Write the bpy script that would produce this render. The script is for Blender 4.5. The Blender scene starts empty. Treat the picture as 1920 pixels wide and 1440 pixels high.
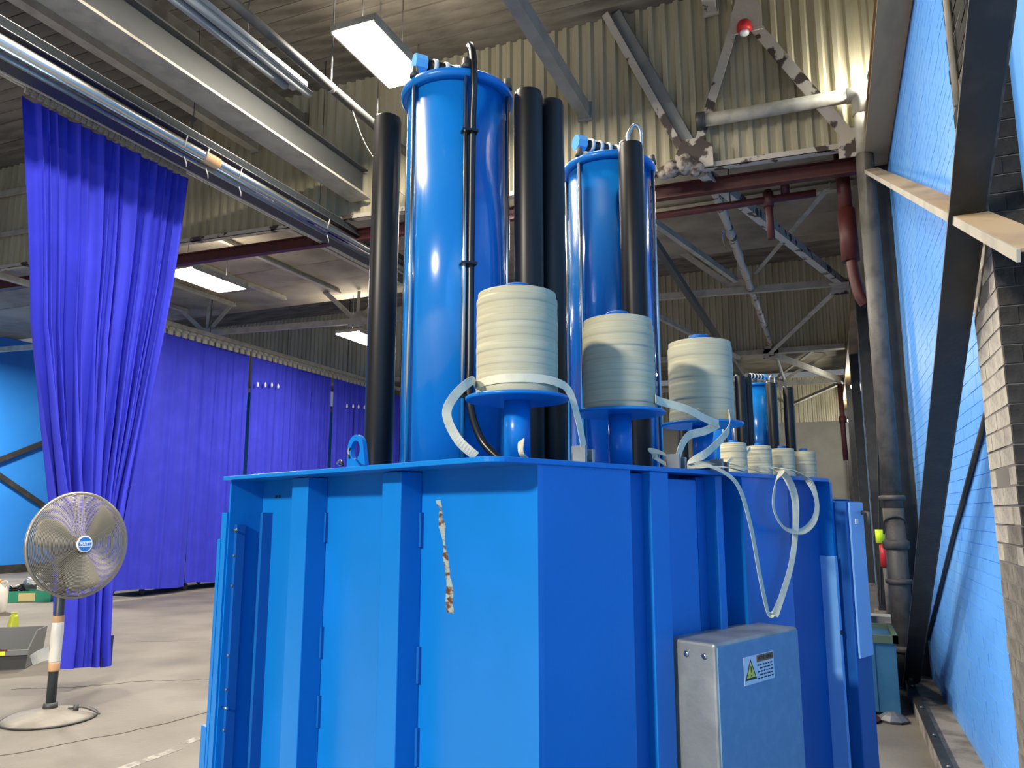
import bpy, bmesh, math, random
from mathutils import Vector, Matrix
random.seed(7)
S = bpy.context.scene
COL = S.collection
R = math.radians

# ------------------------------------------------------------------ camera, world, exposure
cam_d = bpy.data.cameras.new('camera')
cam_d.sensor_width = 36.0
cam_d.lens = 1442.0 / 1920.0 * 36.0
cam_d.clip_start = 0.05
cam = bpy.data.objects.new('camera', cam_d)
cam.location = (0, 0, 1.6)
cam.rotation_euler = (R(90 + 9.488), 0, R(22.38))
COL.objects.link(cam)
S.camera = cam

world = bpy.data.worlds.new('hall_air')
S.world = world
world.use_nodes = True
world.node_tree.nodes['Background'].inputs[0].default_value = (0.92, 0.96, 1.0, 1)
world.node_tree.nodes['Background'].inputs[1].default_value = 0.14
S.view_settings.view_transform = 'Standard'
S.view_settings.look = 'None'
S.view_settings.exposure = 0.45
S.view_settings.gamma = 1.0
S.view_settings.use_curve_mapping = False
S.cycles.max_bounces = 7
S.cycles.diffuse_bounces = 4
S.cycles.glossy_bounces = 4

LAMP_WARM = (1.0, 0.90, 0.74)
POWER = 260.0          # watts of a ceiling lamp

# ------------------------------------------------------------------ materials
def mat(name, col, rough=0.5, metal=0.0, col2=None, scale=6.0, lo=0.45, hi=0.65, bump=0.0, bscale=40.0,
        stretch=(1, 1, 1), spec=0.5, coat=0.0, detail=6.0):
    m = bpy.data.materials.new(name)
    m.use_nodes = True
    nt = m.node_tree
    b = nt.nodes['Principled BSDF']
    b.inputs['Base Color'].default_value = (*col, 1)
    b.inputs['Roughness'].default_value = rough
    b.inputs['Metallic'].default_value = metal
    b.inputs['Specular IOR Level'].default_value = spec
    b.inputs['Coat Weight'].default_value = coat
    tc = nt.nodes.new('ShaderNodeTexCoord')
    mp = nt.nodes.new('ShaderNodeMapping')
    mp.inputs['Scale'].default_value = stretch
    nt.links.new(tc.outputs['Object'], mp.inputs['Vector'])
    if col2 is not None:
        n = nt.nodes.new('ShaderNodeTexNoise')
        n.inputs['Scale'].default_value = scale
        n.inputs['Detail'].default_value = detail
        nt.links.new(mp.outputs['Vector'], n.inputs['Vector'])
        rp = nt.nodes.new('ShaderNodeValToRGB')
        rp.color_ramp.elements[0].position = lo
        rp.color_ramp.elements[0].color = (*col, 1)
        rp.color_ramp.elements[1].position = hi
        rp.color_ramp.elements[1].color = (*col2, 1)
        nt.links.new(n.outputs['Fac'], rp.inputs['Fac'])
        nt.links.new(rp.outputs['Color'], b.inputs['Base Color'])
    if bump > 0:
        n2 = nt.nodes.new('ShaderNodeTexNoise')
        n2.inputs['Scale'].default_value = bscale
        n2.inputs['Detail'].default_value = 5
        nt.links.new(mp.outputs['Vector'], n2.inputs['Vector'])
        bp = nt.nodes.new('ShaderNodeBump')
        bp.inputs['Strength'].default_value = bump
        bp.inputs['Distance'].default_value = 0.02
        nt.links.new(n2.outputs['Fac'], bp.inputs['Height'])
        nt.links.new(bp.outputs['Normal'], b.inputs['Normal'])
    return m

def emit(name, col, strength):
    m = bpy.data.materials.new(name)
    m.use_nodes = True
    b = m.node_tree.nodes['Principled BSDF']
    b.inputs['Base Color'].default_value = (0.9, 0.9, 0.85, 1)
    b.inputs['Emission Color'].default_value = (*col, 1)
    b.inputs['Emission Strength'].default_value = strength
    return m

BLUE = (0.003, 0.158, 0.52)
M = {}
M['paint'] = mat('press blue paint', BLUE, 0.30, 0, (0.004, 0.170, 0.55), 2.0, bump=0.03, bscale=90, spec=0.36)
M['paint_dark'] = mat('dark press blue with recess shade', (0.002, 0.10, 0.38), 0.55, 0, (0.003, 0.085, 0.35), 3.0, spec=0.3)  # darker press blue: recess shade put into the colour, also the dark cabinet
M['paint_light'] = mat('light blue paint', (0.17, 0.42, 0.82), 0.4, 0, (0.19, 0.45, 0.84), 4)
M['cap'] = mat('pale blue plastic cap', (0.13, 0.46, 0.85), 0.35)
M['cyl'] = mat('cylinder blue enamel', (0.006, 0.175, 0.56), 0.2, 0, (0.008, 0.185, 0.57), 2, coat=0.3)
M['black'] = mat('black powder coat', (0.006, 0.0065, 0.007), 0.40, 0, (0.008, 0.008, 0.009), 5, spec=0.35)
M['rubber'] = mat('black rubber', (0.008, 0.008, 0.009), 0.32)
M['chrome'] = mat('bright steel rod', (0.60, 0.60, 0.58), 0.2, 1.0)
M['steel'] = mat('dull steel', (0.30, 0.31, 0.32), 0.42, 0.8, (0.2, 0.2, 0.2), 12)
M['galv'] = mat('dented galvanised sheet', (0.20, 0.225, 0.235), 0.45, 0.3, (0.34, 0.37, 0.375), 5, 0.4, 0.66, bump=0.35, bscale=9)
M['boxblue'] = mat('matt grey blue sheet', (0.115, 0.245, 0.40), 0.55, 0, (0.135, 0.27, 0.43), 30, bump=0.05, bscale=200)
M['yarn'] = mat('cream strapping tape', (0.42, 0.40, 0.275), 0.62, 0, (0.47, 0.455, 0.33), 3, stretch=(1, 1, 14), bump=0.05, bscale=30)
def yarn_lines(m):
    nt = m.node_tree; b = nt.nodes['Principled BSDF']; src = b.inputs['Base Color'].links[0].from_socket
    tc = [n for n in nt.nodes if n.type == 'TEX_COORD'][0]
    w = nt.nodes.new('ShaderNodeTexWave'); w.wave_type = 'BANDS'; w.bands_direction = 'Z'; w.wave_profile = 'SAW'
    w.inputs['Scale'].default_value = 16.0; w.inputs['Distortion'].default_value = 1.1; w.inputs['Detail'].default_value = 1.0; w.inputs['Detail Scale'].default_value = 0.35
    nt.links.new(tc.outputs['Object'], w.inputs['Vector'])
    rp = nt.nodes.new('ShaderNodeValToRGB')
    rp.color_ramp.elements[0].position = 0.0; rp.color_ramp.elements[0].color = (0.74, 0.74, 0.74, 1)
    rp.color_ramp.elements[1].position = 0.10; rp.color_ramp.elements[1].color = (1, 1, 1, 1)
    nt.links.new(w.outputs['Fac'], rp.inputs['Fac'])
    mx = nt.nodes.new('ShaderNodeMixRGB'); mx.blend_type = 'MULTIPLY'; mx.inputs[0].default_value = 1.0
    nt.links.new(src, mx.inputs[1]); nt.links.new(rp.outputs['Color'], mx.inputs[2]); nt.links.new(mx.outputs[0], b.inputs['Base Color'])
yarn_lines(M['yarn'])
M['strap'] = mat('cream woven strap', (0.62, 0.60, 0.46), 0.6, 0, (0.56, 0.54, 0.40), 30)
M['white'] = mat('white print', (0.75, 0.77, 0.78), 0.5)
M['sticker'] = mat('white sticker', (0.55, 0.63, 0.72), 0.5)
M['yellow'] = mat('warning yellow', (0.62, 0.60, 0.06), 0.5)
M['orange'] = mat('brown orange print', (0.26, 0.13, 0.05), 0.5)
M['ink'] = mat('dark ink', (0.015, 0.03, 0.04), 0.6)
M['curtain'] = mat('royal blue curtain cloth', (0.036, 0.043, 0.50), 0.85, 0, (0.042, 0.050, 0.56), 2.5, bump=0.06, bscale=300, spec=0.2)
M['hem'] = mat('navy curtain lining', (0.012, 0.015, 0.10), 0.85)
M['floor'] = mat('worn concrete', (0.175, 0.160, 0.136), 0.65, 0, (0.085, 0.077, 0.065), 1.0, 0.44, 0.78, bump=0.15, bscale=25, stretch=(1, 1, 1), detail=10)
M['ledge'] = mat('dusty concrete ledge', (0.27, 0.24, 0.20), 0.85, 0, (0.13, 0.11, 0.095), 5, bump=0.3, bscale=40)
M['wallblue'] = mat('painted wall blue', (0.115, 0.38, 0.93), 0.42, 0, (0.15, 0.42, 0.93), 1.4, bump=0.1, bscale=30, stretch=(1, 1, 0.35))
M['brickblue'] = mat('brick painted blue', (0.115, 0.38, 0.93), 0.40, 0, (0.155, 0.43, 0.93), 1.7, bump=0.25, bscale=26, stretch=(1, 1, 0.4))
M['leftwall'] = mat('left wall light blue', (0.03, 0.27, 0.85), 0.6, 0, (0.035, 0.29, 0.88), 1)
M['graybrick'] = mat('brick painted grey', (0.42, 0.395, 0.34), 0.8, 0, (0.31, 0.29, 0.25), 9, bump=0.4, bscale=40)
M['blackbrick'] = mat('brick painted black', (0.022, 0.023, 0.023), 0.8, 0, (0.035, 0.035, 0.034), 9, bump=0.3, bscale=40, spec=0.12)
M['brownbrick'] = mat('darker brown grey brick', (0.20, 0.185, 0.155), 0.8, 0, (0.12, 0.11, 0.092), 9, bump=0.4, bscale=40)  # darker brown grey for the lower bricks of the pier front
M['mortar'] = mat('mortar', (0.16, 0.15, 0.135), 0.9)
M['col'] = mat('dark painted steel', (0.020, 0.022, 0.022), 0.45, 0, (0.035, 0.034, 0.030), 7, bump=0.1)
M['coledge'] = mat('scuffed steel edge', (0.16, 0.14, 0.11), 0.6, 0, (0.05, 0.048, 0.04), 12)
M['pipe'] = mat('grey painted cast pipe', (0.12, 0.112, 0.10), 0.5, 0, (0.075, 0.071, 0.064), 8, bump=0.15)
M['pipelight'] = mat('pale painted pipe', (0.40, 0.385, 0.33), 0.55, 0, (0.28, 0.27, 0.23), 6)
M['corr'] = mat('corrugated sheet cream', (0.47, 0.43, 0.30), 0.42, 0, (0.36, 0.325, 0.22), 1.2, 0.4, 0.7, stretch=(2, 1, 0.25))
M['plank'] = mat('old roof plank', (0.21, 0.185, 0.145), 0.85, 0, (0.085, 0.073, 0.057), 2.2, 0.40, 0.68, bump=0.3, bscale=10, stretch=(0.5, 1.6, 1), detail=10)
M['slab'] = mat('roof slab', (0.30, 0.265, 0.20), 0.85, 0, (0.16, 0.138, 0.105), 1.1, 0.42, 0.7, bump=0.2, bscale=8, detail=10)
M['peel'] = mat('peeling cream paint', (0.46, 0.42, 0.36), 0.6, 0, (0.055, 0.04, 0.035), 4.5, 0.56, 0.60, bump=0.2, bscale=14)
M['lagging'] = mat('crumbling lagging', (0.34, 0.30, 0.25), 0.9, 0, (0.07, 0.05, 0.045), 9, 0.45, 0.58, bump=0.6, bscale=30)
M['cream'] = mat('dull cream paint', (0.40, 0.37, 0.30), 0.6, 0, (0.31, 0.285, 0.235), 5)
M['beam'] = mat('blue grey beam paint', (0.075, 0.078, 0.077), 0.65, 0, (0.057, 0.06, 0.059), 3, stretch=(1, 0.3, 1))
M['beambrown'] = mat('brown grey girder paint', (0.40, 0.28, 0.15), 0.65, 0, (0.22, 0.155, 0.085), 3, stretch=(1, 0.25, 1))
M['beammid'] = mat('mid grey beam paint', (0.20, 0.21, 0.21), 0.6, 0, (0.15, 0.158, 0.16), 3)
M['batten'] = mat('grey white enamel', (0.24, 0.265, 0.275), 0.5)
M['darksteel'] = mat('dusky steel', (0.055, 0.058, 0.058), 0.5, 0.3, (0.09, 0.085, 0.075), 4)
M['hood'] = mat('dark heater hood', (0.022, 0.027, 0.032), 0.45)
M['polish'] = mat('polished tube', (0.50, 0.50, 0.48), 0.28, 1.0)
M['reflector'] = mat('blue tinted reflector', (0.24, 0.36, 0.52), 0.25, 1.0)  # blue reflection is put into the tint of the metal
M['rail'] = mat('pale rail', (0.68, 0.66, 0.58), 0.35)
M['red'] = mat('dull red paint', (0.075, 0.013, 0.012), 0.55, 0, (0.055, 0.010, 0.010), 6)
M['redbright'] = mat('red enamel', (0.55, 0.02, 0.025), 0.4)
M['neon'] = mat('fluorescent yellow tape', (0.72, 0.95, 0.02), 0.5)
M['bin'] = mat('grey plastic', (0.15, 0.155, 0.155), 0.5)
M['bindark'] = mat('dark grey plastic', (0.05, 0.052, 0.052), 0.5)
M['green'] = mat('green plastic', (0.02, 0.30, 0.17), 0.45)
M['labelyellow'] = mat('pale yellow card', (0.72, 0.60, 0.27), 0.6)
M['lime'] = mat('lime plastic', (0.42, 0.47, 0.015), 0.4)
M['jug'] = mat('milky plastic', (0.68, 0.65, 0.57), 0.4)
M['amber'] = mat('amber plastic', (0.75, 0.36, 0.03), 0.4)
M['fanwire'] = mat('dusty wire', (0.33, 0.31, 0.27), 0.38, 0.7)
M['blade'] = mat('dusty fan blade', (0.25, 0.235, 0.17), 0.45, 0.4)
M['pole'] = mat('slate fan pole', (0.035, 0.048, 0.052), 0.45)
M['tape'] = mat('brown tape', (0.55, 0.32, 0.16), 0.5)
M['fanbase'] = mat('scuffed pale base', (0.19, 0.175, 0.145), 0.6, 0, (0.25, 0.23, 0.20), 6)
M['badge'] = mat('badge blue', (0.02, 0.14, 0.46), 0.35)
M['teal'] = mat('faded teal blue paint', (0.045, 0.19, 0.34), 0.55, 0, (0.03, 0.15, 0.29), 4)
M['tealrim'] = mat('green grey rim', (0.10, 0.15, 0.10), 0.6)
M['grime'] = mat('grime', (0.03, 0.026, 0.022), 0.9)
M['farwall'] = mat('far end wall', (0.42, 0.40, 0.34), 0.8, 0, (0.35, 0.335, 0.29), 1)
M['glow'] = emit('lamp diffuser lit', (1.0, 0.93, 0.80), 14.0)

def rust_panel_material():
    # press paint with a rusty scrape of its own shape, in the panel's local metres
    m = mat('press blue paint scraped', BLUE, 0.28, 0, (0.005, 0.175, 0.60), 2.0)
    nt = m.node_tree
    b = nt.nodes['Principled BSDF']
    src = b.inputs['Base Color'].links[0].from_socket
    tc = [n for n in nt.nodes if n.type == 'TEX_COORD'][0]
    sep = nt.nodes.new('ShaderNodeSeparateXYZ')
    nt.links.new(tc.outputs['Object'], sep.inputs[0])
    def math_(op, a, bb=None, cc=None):
        n = nt.nodes.new('ShaderNodeMath'); n.operation = op
        for i, v in enumerate((a, bb, cc)):
            if v is None: continue
            if isinstance(v, (int, float)): n.inputs[i].default_value = v
            else: nt.links.new(v, n.inputs[i])
        return n.outputs[0]
    noi = nt.nodes.new('ShaderNodeTexNoise'); noi.inputs['Scale'].default_value = 26; noi.inputs['Detail'].default_value = 6
    mp = nt.nodes.new('ShaderNodeMapping'); mp.inputs['Scale'].default_value = (1, 1, 0.45)
    nt.links.new(tc.outputs['Object'], mp.inputs[0]); nt.links.new(mp.outputs[0], noi.inputs['Vector'])
    # centre line: y goes from .375 at z 1.63 to .325 at z 1.33
    cy = math_('MULTIPLY_ADD', sep.outputs['Z'], 0.20, 0.052)
    dy = math_('ABSOLUTE', math_('SUBTRACT', sep.outputs['Y'], cy))
    half = math_('MULTIPLY_ADD', noi.outputs['Fac'], 0.060, -0.0175)
    inw = math_('LESS_THAN', dy, half)
    inz = math_('MULTIPLY', math_('GREATER_THAN', sep.outputs['Z'], 1.325), math_('LESS_THAN', sep.outputs['Z'], 1.635))
    mask = math_('MULTIPLY', inw, inz)
    noi2 = nt.nodes.new('ShaderNodeTexNoise'); noi2.inputs['Scale'].default_value = 60; noi2.inputs['Detail'].default_value = 3
    mp2 = nt.nodes.new('ShaderNodeMapping'); mp2.inputs['Scale'].default_value = (1, 0.5, 1)
    nt.links.new(tc.outputs['Object'], mp2.inputs[0]); nt.links.new(mp2.outputs[0], noi2.inputs['Vector'])
    rp = nt.nodes.new('ShaderNodeValToRGB')
    rp.color_ramp.elements[0].position = 0.46; rp.color_ramp.elements[0].color = (0.30, 0.36, 0.34, 1)
    rp.color_ramp.elements[1].position = 0.56; rp.color_ramp.elements[1].color = (0.11, 0.045, 0.015, 1)
    nt.links.new(noi2.outputs['Fac'], rp.inputs[0])
    mx = nt.nodes.new('ShaderNodeMixRGB')
    nt.links.new(mask, mx.inputs[0]); nt.links.new(src, mx.inputs[1]); nt.links.new(rp.outputs[0], mx.inputs[2])
    nt.links.new(mx.outputs[0], b.inputs['Base Color'])
    return m
M['rustpaint'] = rust_panel_material()

# ------------------------------------------------------------------ mesh helpers
def V(*a): return Vector(a)

class MB:
    def __init__(s): s.v = []; s.f = []; s.sm = []
    def add(s, verts, faces, smooth=False):
        o = len(s.v)
        s.v += [tuple(x) for x in verts]
        s.f += [tuple(i + o for i in f) for f in faces]
        s.sm += [smooth] * len(faces)
        return s
    def box(s, x0, x1, y0, y1, z0, z1):
        x0, x1 = min(x0, x1), max(x0, x1); y0, y1 = min(y0, y1), max(y0, y1); z0, z1 = min(z0, z1), max(z0, z1)
        return s.add([(x0,y0,z0),(x1,y0,z0),(x1,y1,z0),(x0,y1,z0),(x0,y0,z1),(x1,y0,z1),(x1,y1,z1),(x0,y1,z1)],
                     [(3,2,1,0),(4,5,6,7),(0,1,5,4),(1,2,6,5),(2,3,7,6),(3,0,4,7)])
    def bar(s, p0, p1, w, h, up=(0,0,1), off=(0,0)):
        p0, p1 = Vector(p0), Vector(p1); d = (p1 - p0).normalized()
        side = d.cross(Vector(up))
        side = side.normalized() if side.length > 1e-5 else d.orthogonal().normalized()
        u = side.cross(d).normalized()
        c = side * off[0] + u * off[1]
        vs = []
        for p in (p0, p1):
            for a, b in ((-1,-1),(1,-1),(1,1),(-1,1)):
                vs.append(p + c + side * (a * w / 2) + u * (b * h / 2))
        return s.add(vs, [(3,2,1,0),(4,5,6,7),(0,1,5,4),(1,2,6,5),(2,3,7,6),(3,0,4,7)])
    def angle(s, p0, p1, w, t, up=(0,0,1)):
        s.bar(p0, p1, w, t, up)
        return s.bar(p0, p1, t, w, up, (w / 2 - t / 2, w / 2 + t / 2))
    def channel(s, p0, p1, w, h, t, up=(0,0,1)):
        s.bar(p0, p1, w, t, up)
        s.bar(p0, p1, t, h, up, (w / 2 - t / 2, h / 2 + t / 2))
        return s.bar(p0, p1, t, h, up, (-w / 2 + t / 2, h / 2 + t / 2))
    def ibeam(s, p0, p1, w, h, t, up=(0,0,1)):
        s.bar(p0, p1, w, t, up, (0, -h / 2 + t / 2))
        s.bar(p0, p1, w, t, up, (0, h / 2 - t / 2))
        return s.bar(p0, p1, t, h - 2 * t, up)
    def tube(s, pts, r, n=12, caps=True, closed=False):
        pts = [Vector(p) for p in pts]; k = len(pts)
        rs = r if isinstance(r, (list, tuple)) else [r] * k
        rings = []; prev = None
        for i, p in enumerate(pts):
            if closed: d = pts[(i + 1) % k] - pts[i - 1]
            else: d = pts[min(i + 1, k - 1)] - pts[max(i - 1, 0)]
            d.normalize()
            if prev is None: a = d.orthogonal().normalized()
            else:
                a = prev - d * prev.dot(d)
                a = a.normalized() if a.length > 1e-6 else d.orthogonal().normalized()
            prev = a; b = d.cross(a)
            rings.append([p + (a * math.cos(2*math.pi*j/n) + b * math.sin(2*math.pi*j/n)) * rs[i] for j in range(n)])
        vs = [v for rg in rings for v in rg]; fs = []
        for i in range(k if closed else k - 1):
            i2 = (i + 1) % k
            for j in range(n):
                fs.append((i*n+j, i*n+(j+1)%n, i2*n+(j+1)%n, i2*n+j))
        s.add(vs, fs, True)
        if caps and not closed:
            o = len(s.v) - len(vs)
            s.f.append(tuple(o + j for j in reversed(range(n)))); s.sm.append(False)
            s.f.append(tuple(o + (k-1)*n + j for j in range(n))); s.sm.append(False)
        return s
    def lathe(s, prof, n=32, c=(0,0,0), axis='z', smooth=True):
        # prof: list of (r, h); closed by caps where r == 0 is not given
        vs = []; fs = []
        for r, h in prof:
            for j in range(n):
                a = 2*math.pi*j/n
                q = (r*math.cos(a), r*math.sin(a), h)
                if axis == 'x': q = (q[2], q[0], q[1])
                if axis == 'y': q = (q[1], q[2], q[0])
                vs.append((q[0]+c[0], q[1]+c[1], q[2]+c[2]))
        for i in range(len(prof) - 1):
            for j in range(n):
                fs.append((i*n+j, i*n+(j+1)%n, (i+1)*n+(j+1)%n, (i+1)*n+j))
        o = len(s.v)
        s.add(vs, fs, smooth)
        s.f.append(tuple(o + j for j in reversed(range(n)))); s.sm.append(False)
        s.f.append(tuple(o + (len(prof)-1)*n + j for j in range(n))); s.sm.append(False)
        return s
    def prism(s, poly, z0, z1):
        n = len(poly)
        vs = [(x, y, z0) for x, y in poly] + [(x, y, z1) for x, y in poly]
        fs = [tuple(reversed(range(n))), tuple(range(n, 2*n))] + [(i, (i+1)%n, n+(i+1)%n, n+i) for i in range(n)]
        return s.add(vs, fs)
    def plate(s, poly3, nvec):
        # planar polygon extruded along nvec
        n = len(poly3); nv = Vector(nvec)
        vs = [Vector(p) for p in poly3]; vs += [p + nv for p in vs]
        fs = [tuple(reversed(range(n))), tuple(range(n, 2*n))] + [(i, (i+1)%n, n+(i+1)%n, n+i) for i in range(n)]
        return s.add(vs, fs)
    def mesh(s, name, m, mats=None):
        me = bpy.data.meshes.new(name)
        me.from_pydata(s.v, [], s.f)
        me.polygons.foreach_set('use_smooth', s.sm)
        me.update()
        bm = bmesh.new(); bm.from_mesh(me)
        bmesh.ops.recalc_face_normals(bm, faces=bm.faces)
        bm.to_mesh(me); bm.free()
        me.materials.append(M[m] if isinstance(m, str) else m)
        return me
    def build(s, name, m, parent=None, bevel=0.0, label=None):
        o = bpy.data.objects.new(name, s.mesh(name, m))
        COL.objects.link(o)
        if parent: o.parent = parent
        if label: o['label'] = label
        if bevel > 0:
            md = o.modifiers.new('bevel', 'BEVEL'); md.width = bevel; md.segments = 2
            md.limit_method = 'ANGLE'; md.angle_limit = R(40)
        return o

def link(name, me, parent=None, loc=(0,0,0), rz=0.0):
    o = bpy.data.objects.new(name, me); COL.objects.link(o)
    o.location = loc; o.rotation_euler = (0, 0, rz)
    if parent: o.parent = parent
    return o
def empty(name, loc=(0,0,0), rz=0.0):
    o = bpy.data.objects.new(name, None); COL.objects.link(o)
    o.location = loc; o.rotation_euler = (0, 0, rz); o.empty_display_size = 0.1
    return o
def tag(o, label, cat, group=None):
    o['label'] = label; o['category'] = cat
    if group: o['group'] = group
    return o
def structure(o, label=None):
    o['kind'] = 'structure'
    if label: o['label'] = label
    return o
def stuff(o):
    o['kind'] = 'stuff'; return o
def smooth_path(pts, k=8):
    P = [Vector(p) for p in pts]; out = []
    for i in range(len(P) - 1):
        p0 = P[max(i-1, 0)]; p1 = P[i]; p2 = P[i+1]; p3 = P[min(i+2, len(P)-1)]
        for j in range(k):
            t = j / k
            out.append(0.5 * ((2*p1) + (p2-p0)*t + (2*p0-5*p1+4*p2-p3)*t*t + (3*p1-p0-3*p2+p3)*t**3))
    out.append(P[-1]); return out
def ribbon(mb, pts, wdirs, w, t=0.0016, k=8):
    P = smooth_path(pts, k); D = smooth_path(wdirs, k); n = len(P); vs = []; fs = []
    for i in range(n):
        d = (P[min(i+1, n-1)] - P[max(i-1, 0)]).normalized()
        wd = D[i] - d * D[i].dot(d); wd.normalize(); nn = d.cross(wd)
        for a, b in ((-1,-1),(1,-1),(1,1),(-1,1)):
            vs.append(P[i] + wd*(a*w/2) + nn*(b*t/2))
    for i in range(n-1):
        for j in range(4):
            fs.append((i*4+j, i*4+(j+1)%4, (i+1)*4+(j+1)%4, (i+1)*4+j))
    fs.append((3,2,1,0)); fs.append(tuple((n-1)*4+j for j in range(4)))
    mb.add(vs, fs, False)
    return mb
def text(name, body, size, m, parent, mtx, ext=0.0004):
    cu = bpy.data.curves.new(name, 'FONT'); cu.body = body; cu.size = size; cu.extrude = ext
    cu.align_x = 'CENTER'; cu.align_y = 'CENTER'
    tmp = bpy.data.objects.new(name + '_tmp', cu); COL.objects.link(tmp)
    dg = bpy.context.evaluated_depsgraph_get()
    me = bpy.data.meshes.new_from_object(tmp.evaluated_get(dg))
    bpy.data.objects.remove(tmp)
    me.materials.clear(); me.materials.append(M[m])
    o = bpy.data.objects.new(name, me); COL.objects.link(o)
    o.parent = parent; o.matrix_local = mtx
    return o

# ================================================================== THE SETTING
WX = 0.77                     # right wall plane
mb = MB(); mb.box(-20.7, 0.9, -14, 32, -0.2, 0)
floor = structure(mb.build('floor', 'floor'))
mb = MB()
for k in range(9):            # worn remains of a painted floor line
    y0 = 3.2 + k * 0.62; x0 = -4.30 + 0.03 * math.sin(k * 2.1)
    mb.box(x0 - 0.03, x0 + 0.035 + 0.015 * math.sin(k), y0, y0 + 0.5 + 0.08 * math.sin(k * 3), 0.0, 0.002)
mb.build('worn_line', mat('worn white floor paint', (0.30, 0.285, 0.26), 0.7, 0, (0.17, 0.155, 0.135), 14, 0.42, 0.58), floor)

for pts in (((-7.08, 5.1), (-6.6, 5.42), (-6.2, 5.86), (-5.75, 6.1), (-5.2, 6.6), (-4.4, 7.0)), ((-8.6, 7.4), (-7.2, 8.0), (-6.0, 8.9), (-4.2, 9.4)), ((-5.3, 3.6), (-4.9, 4.6), (-4.8, 5.6), (-5.0, 6.6))):
    mb = MB(); rr = random.Random(len(pts)); P_ = smooth_path([(x, y, 0.0008) for x, y in pts], 10)
    P_ = [p + V(rr.uniform(-.02, .02), rr.uniform(-.02, .02), 0) for p in P_]
    ribbon(mb, P_, [(1, -1, 0)] * len(P_), 0.014, 0.001, 1); mb.build('crack', 'grime', floor)
mb = MB(); mb.box(-20.9, -20.5, -14, 32, 0, 6.3)
wl = structure(mb.build('wall_left', 'leftwall'))
mb = MB(); mb.box(-20.7, 0.9, 31.5, 31.8, 0, 6.3)
structure(mb.build('wall_far', 'farwall'))
mb = MB(); mb.box(-20.5, -20.44, -14, 31.5, 0, 0.22)
structure(mb.build('baseboard_left', 'darksteel'))

# right wall: mortar bed with painted bricks standing proud
mb = MB(); mb.box(WX + 0.0015, WX + 0.25, -14, 32, 0, 6.3)
wr = structure(mb.build('wall_right', 'wallblue'))
BL, BH = 0.235, 0.077
cand = []
for row in range(67):
    z0 = 0.035 + row * BH
    for k in range(-2, 26):
        y0 = 3.98 + k * BL + (BL / 2 if row % 2 else 0)
        if y0 < 3.96 or y0 + BL > 8.75: continue
        if 0.3 < z0 < 2.9 and y0 < 6.2: cand.append((math.hypot(y0, z0 - 1.6), y0, z0))
        else: cand.append((99 + y0, y0, z0))
cand.sort()
brick_meshes = []
for i in range(6):
    mb = MB(); mb.box(-0.0010 - 0.0004 * i, 0.006, 0.0025, BL - 0.0025, 0.002, BH - 0.002)
    brick_meshes.append(mb.mesh('brick', 'brickblue'))
for i, (d, y0, z0) in enumerate(cand[:290]):
    link('brick', brick_meshes[random.randrange(6)], wr, (WX, y0, z0))
mb = MB()
for d, y0, z0 in cand[290:]:
    q = random.random() * 0.002
    mb.box(WX - 0.001 - q, WX + 0.006, y0 + 0.0025, y0 + BL - 0.0025, z0 + 0.002, z0 + BH - 0.002)
stuff(mb.build('brickwork', 'brickblue', wr))

# pier of grey and black bricks
pr_ = empty('wall_pier', (0, 0, 0)); structure(pr_)
mb = MB(); mb.box(0.6505, WX + 0.004, 3.410, 3.943, 0, 5.25)
mb.build('mortar_core', 'mortar', pr_)
pm = {}
for L in (0.168, 0.255, 0.125):
    for m_ in ('graybrick', 'brownbrick', 'blackbrick'):
        mb = MB(); mb.box(0, WX + 0.003 - 0.645, 0.004, L - 0.004, 0.004, 0.071); pm[(L, m_)] = mb.mesh('brick', m_)
for row in range(68):
    z0 = 0.02 + row * 0.0765
    lens = (0.255, 0.255) if row % 2 else (0.125, 0.255, 0.125)
    y = 3.43
    for L in lens:
        m_ = 'blackbrick' if z0 > 2.75 else 'graybrick' if z0 > 1.45 + random.uniform(-.12, .12) else 'brownbrick'
        link('brick', pm[(L, m_)], pr_, (0.645 + random.uniform(0, 0.006), y, z0))
        y += L + 0.001
M['shadebrick'] = mat('grey brick with painted shade', (0.030, 0.029, 0.027), 0.85, 0, (0.058, 0.054, 0.047), 7, 0.45, 0.65, bump=0.4, bscale=40, spec=0.2)  # grey brick darkened: shade of the near side put into its colour
mb = MB(); mb.box(0, WX + 0.002 - 0.645, -0.024, 0.002, 0.003, 0.0725); nb = [mb.mesh('brick', 'shadebrick'), mb.mesh('brick', 'blackbrick')]
mb = MB(); mb.box(0, 0.060, -0.024, 0.002, 0.003, 0.0725); hb2 = [mb.mesh('brick', 'shadebrick'), mb.mesh('brick', 'blackbrick')]
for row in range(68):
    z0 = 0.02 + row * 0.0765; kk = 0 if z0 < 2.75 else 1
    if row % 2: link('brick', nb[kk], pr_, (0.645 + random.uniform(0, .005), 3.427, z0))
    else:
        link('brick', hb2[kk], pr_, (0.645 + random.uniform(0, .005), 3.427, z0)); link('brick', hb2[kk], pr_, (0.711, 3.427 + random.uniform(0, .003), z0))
mb = MB(); mb.tube([(0.63, 3.72, 3.4), (0.63, 3.72, 5.2)], 0.014, 8); mb.build('conduit', 'pipelight', pr_)

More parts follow.
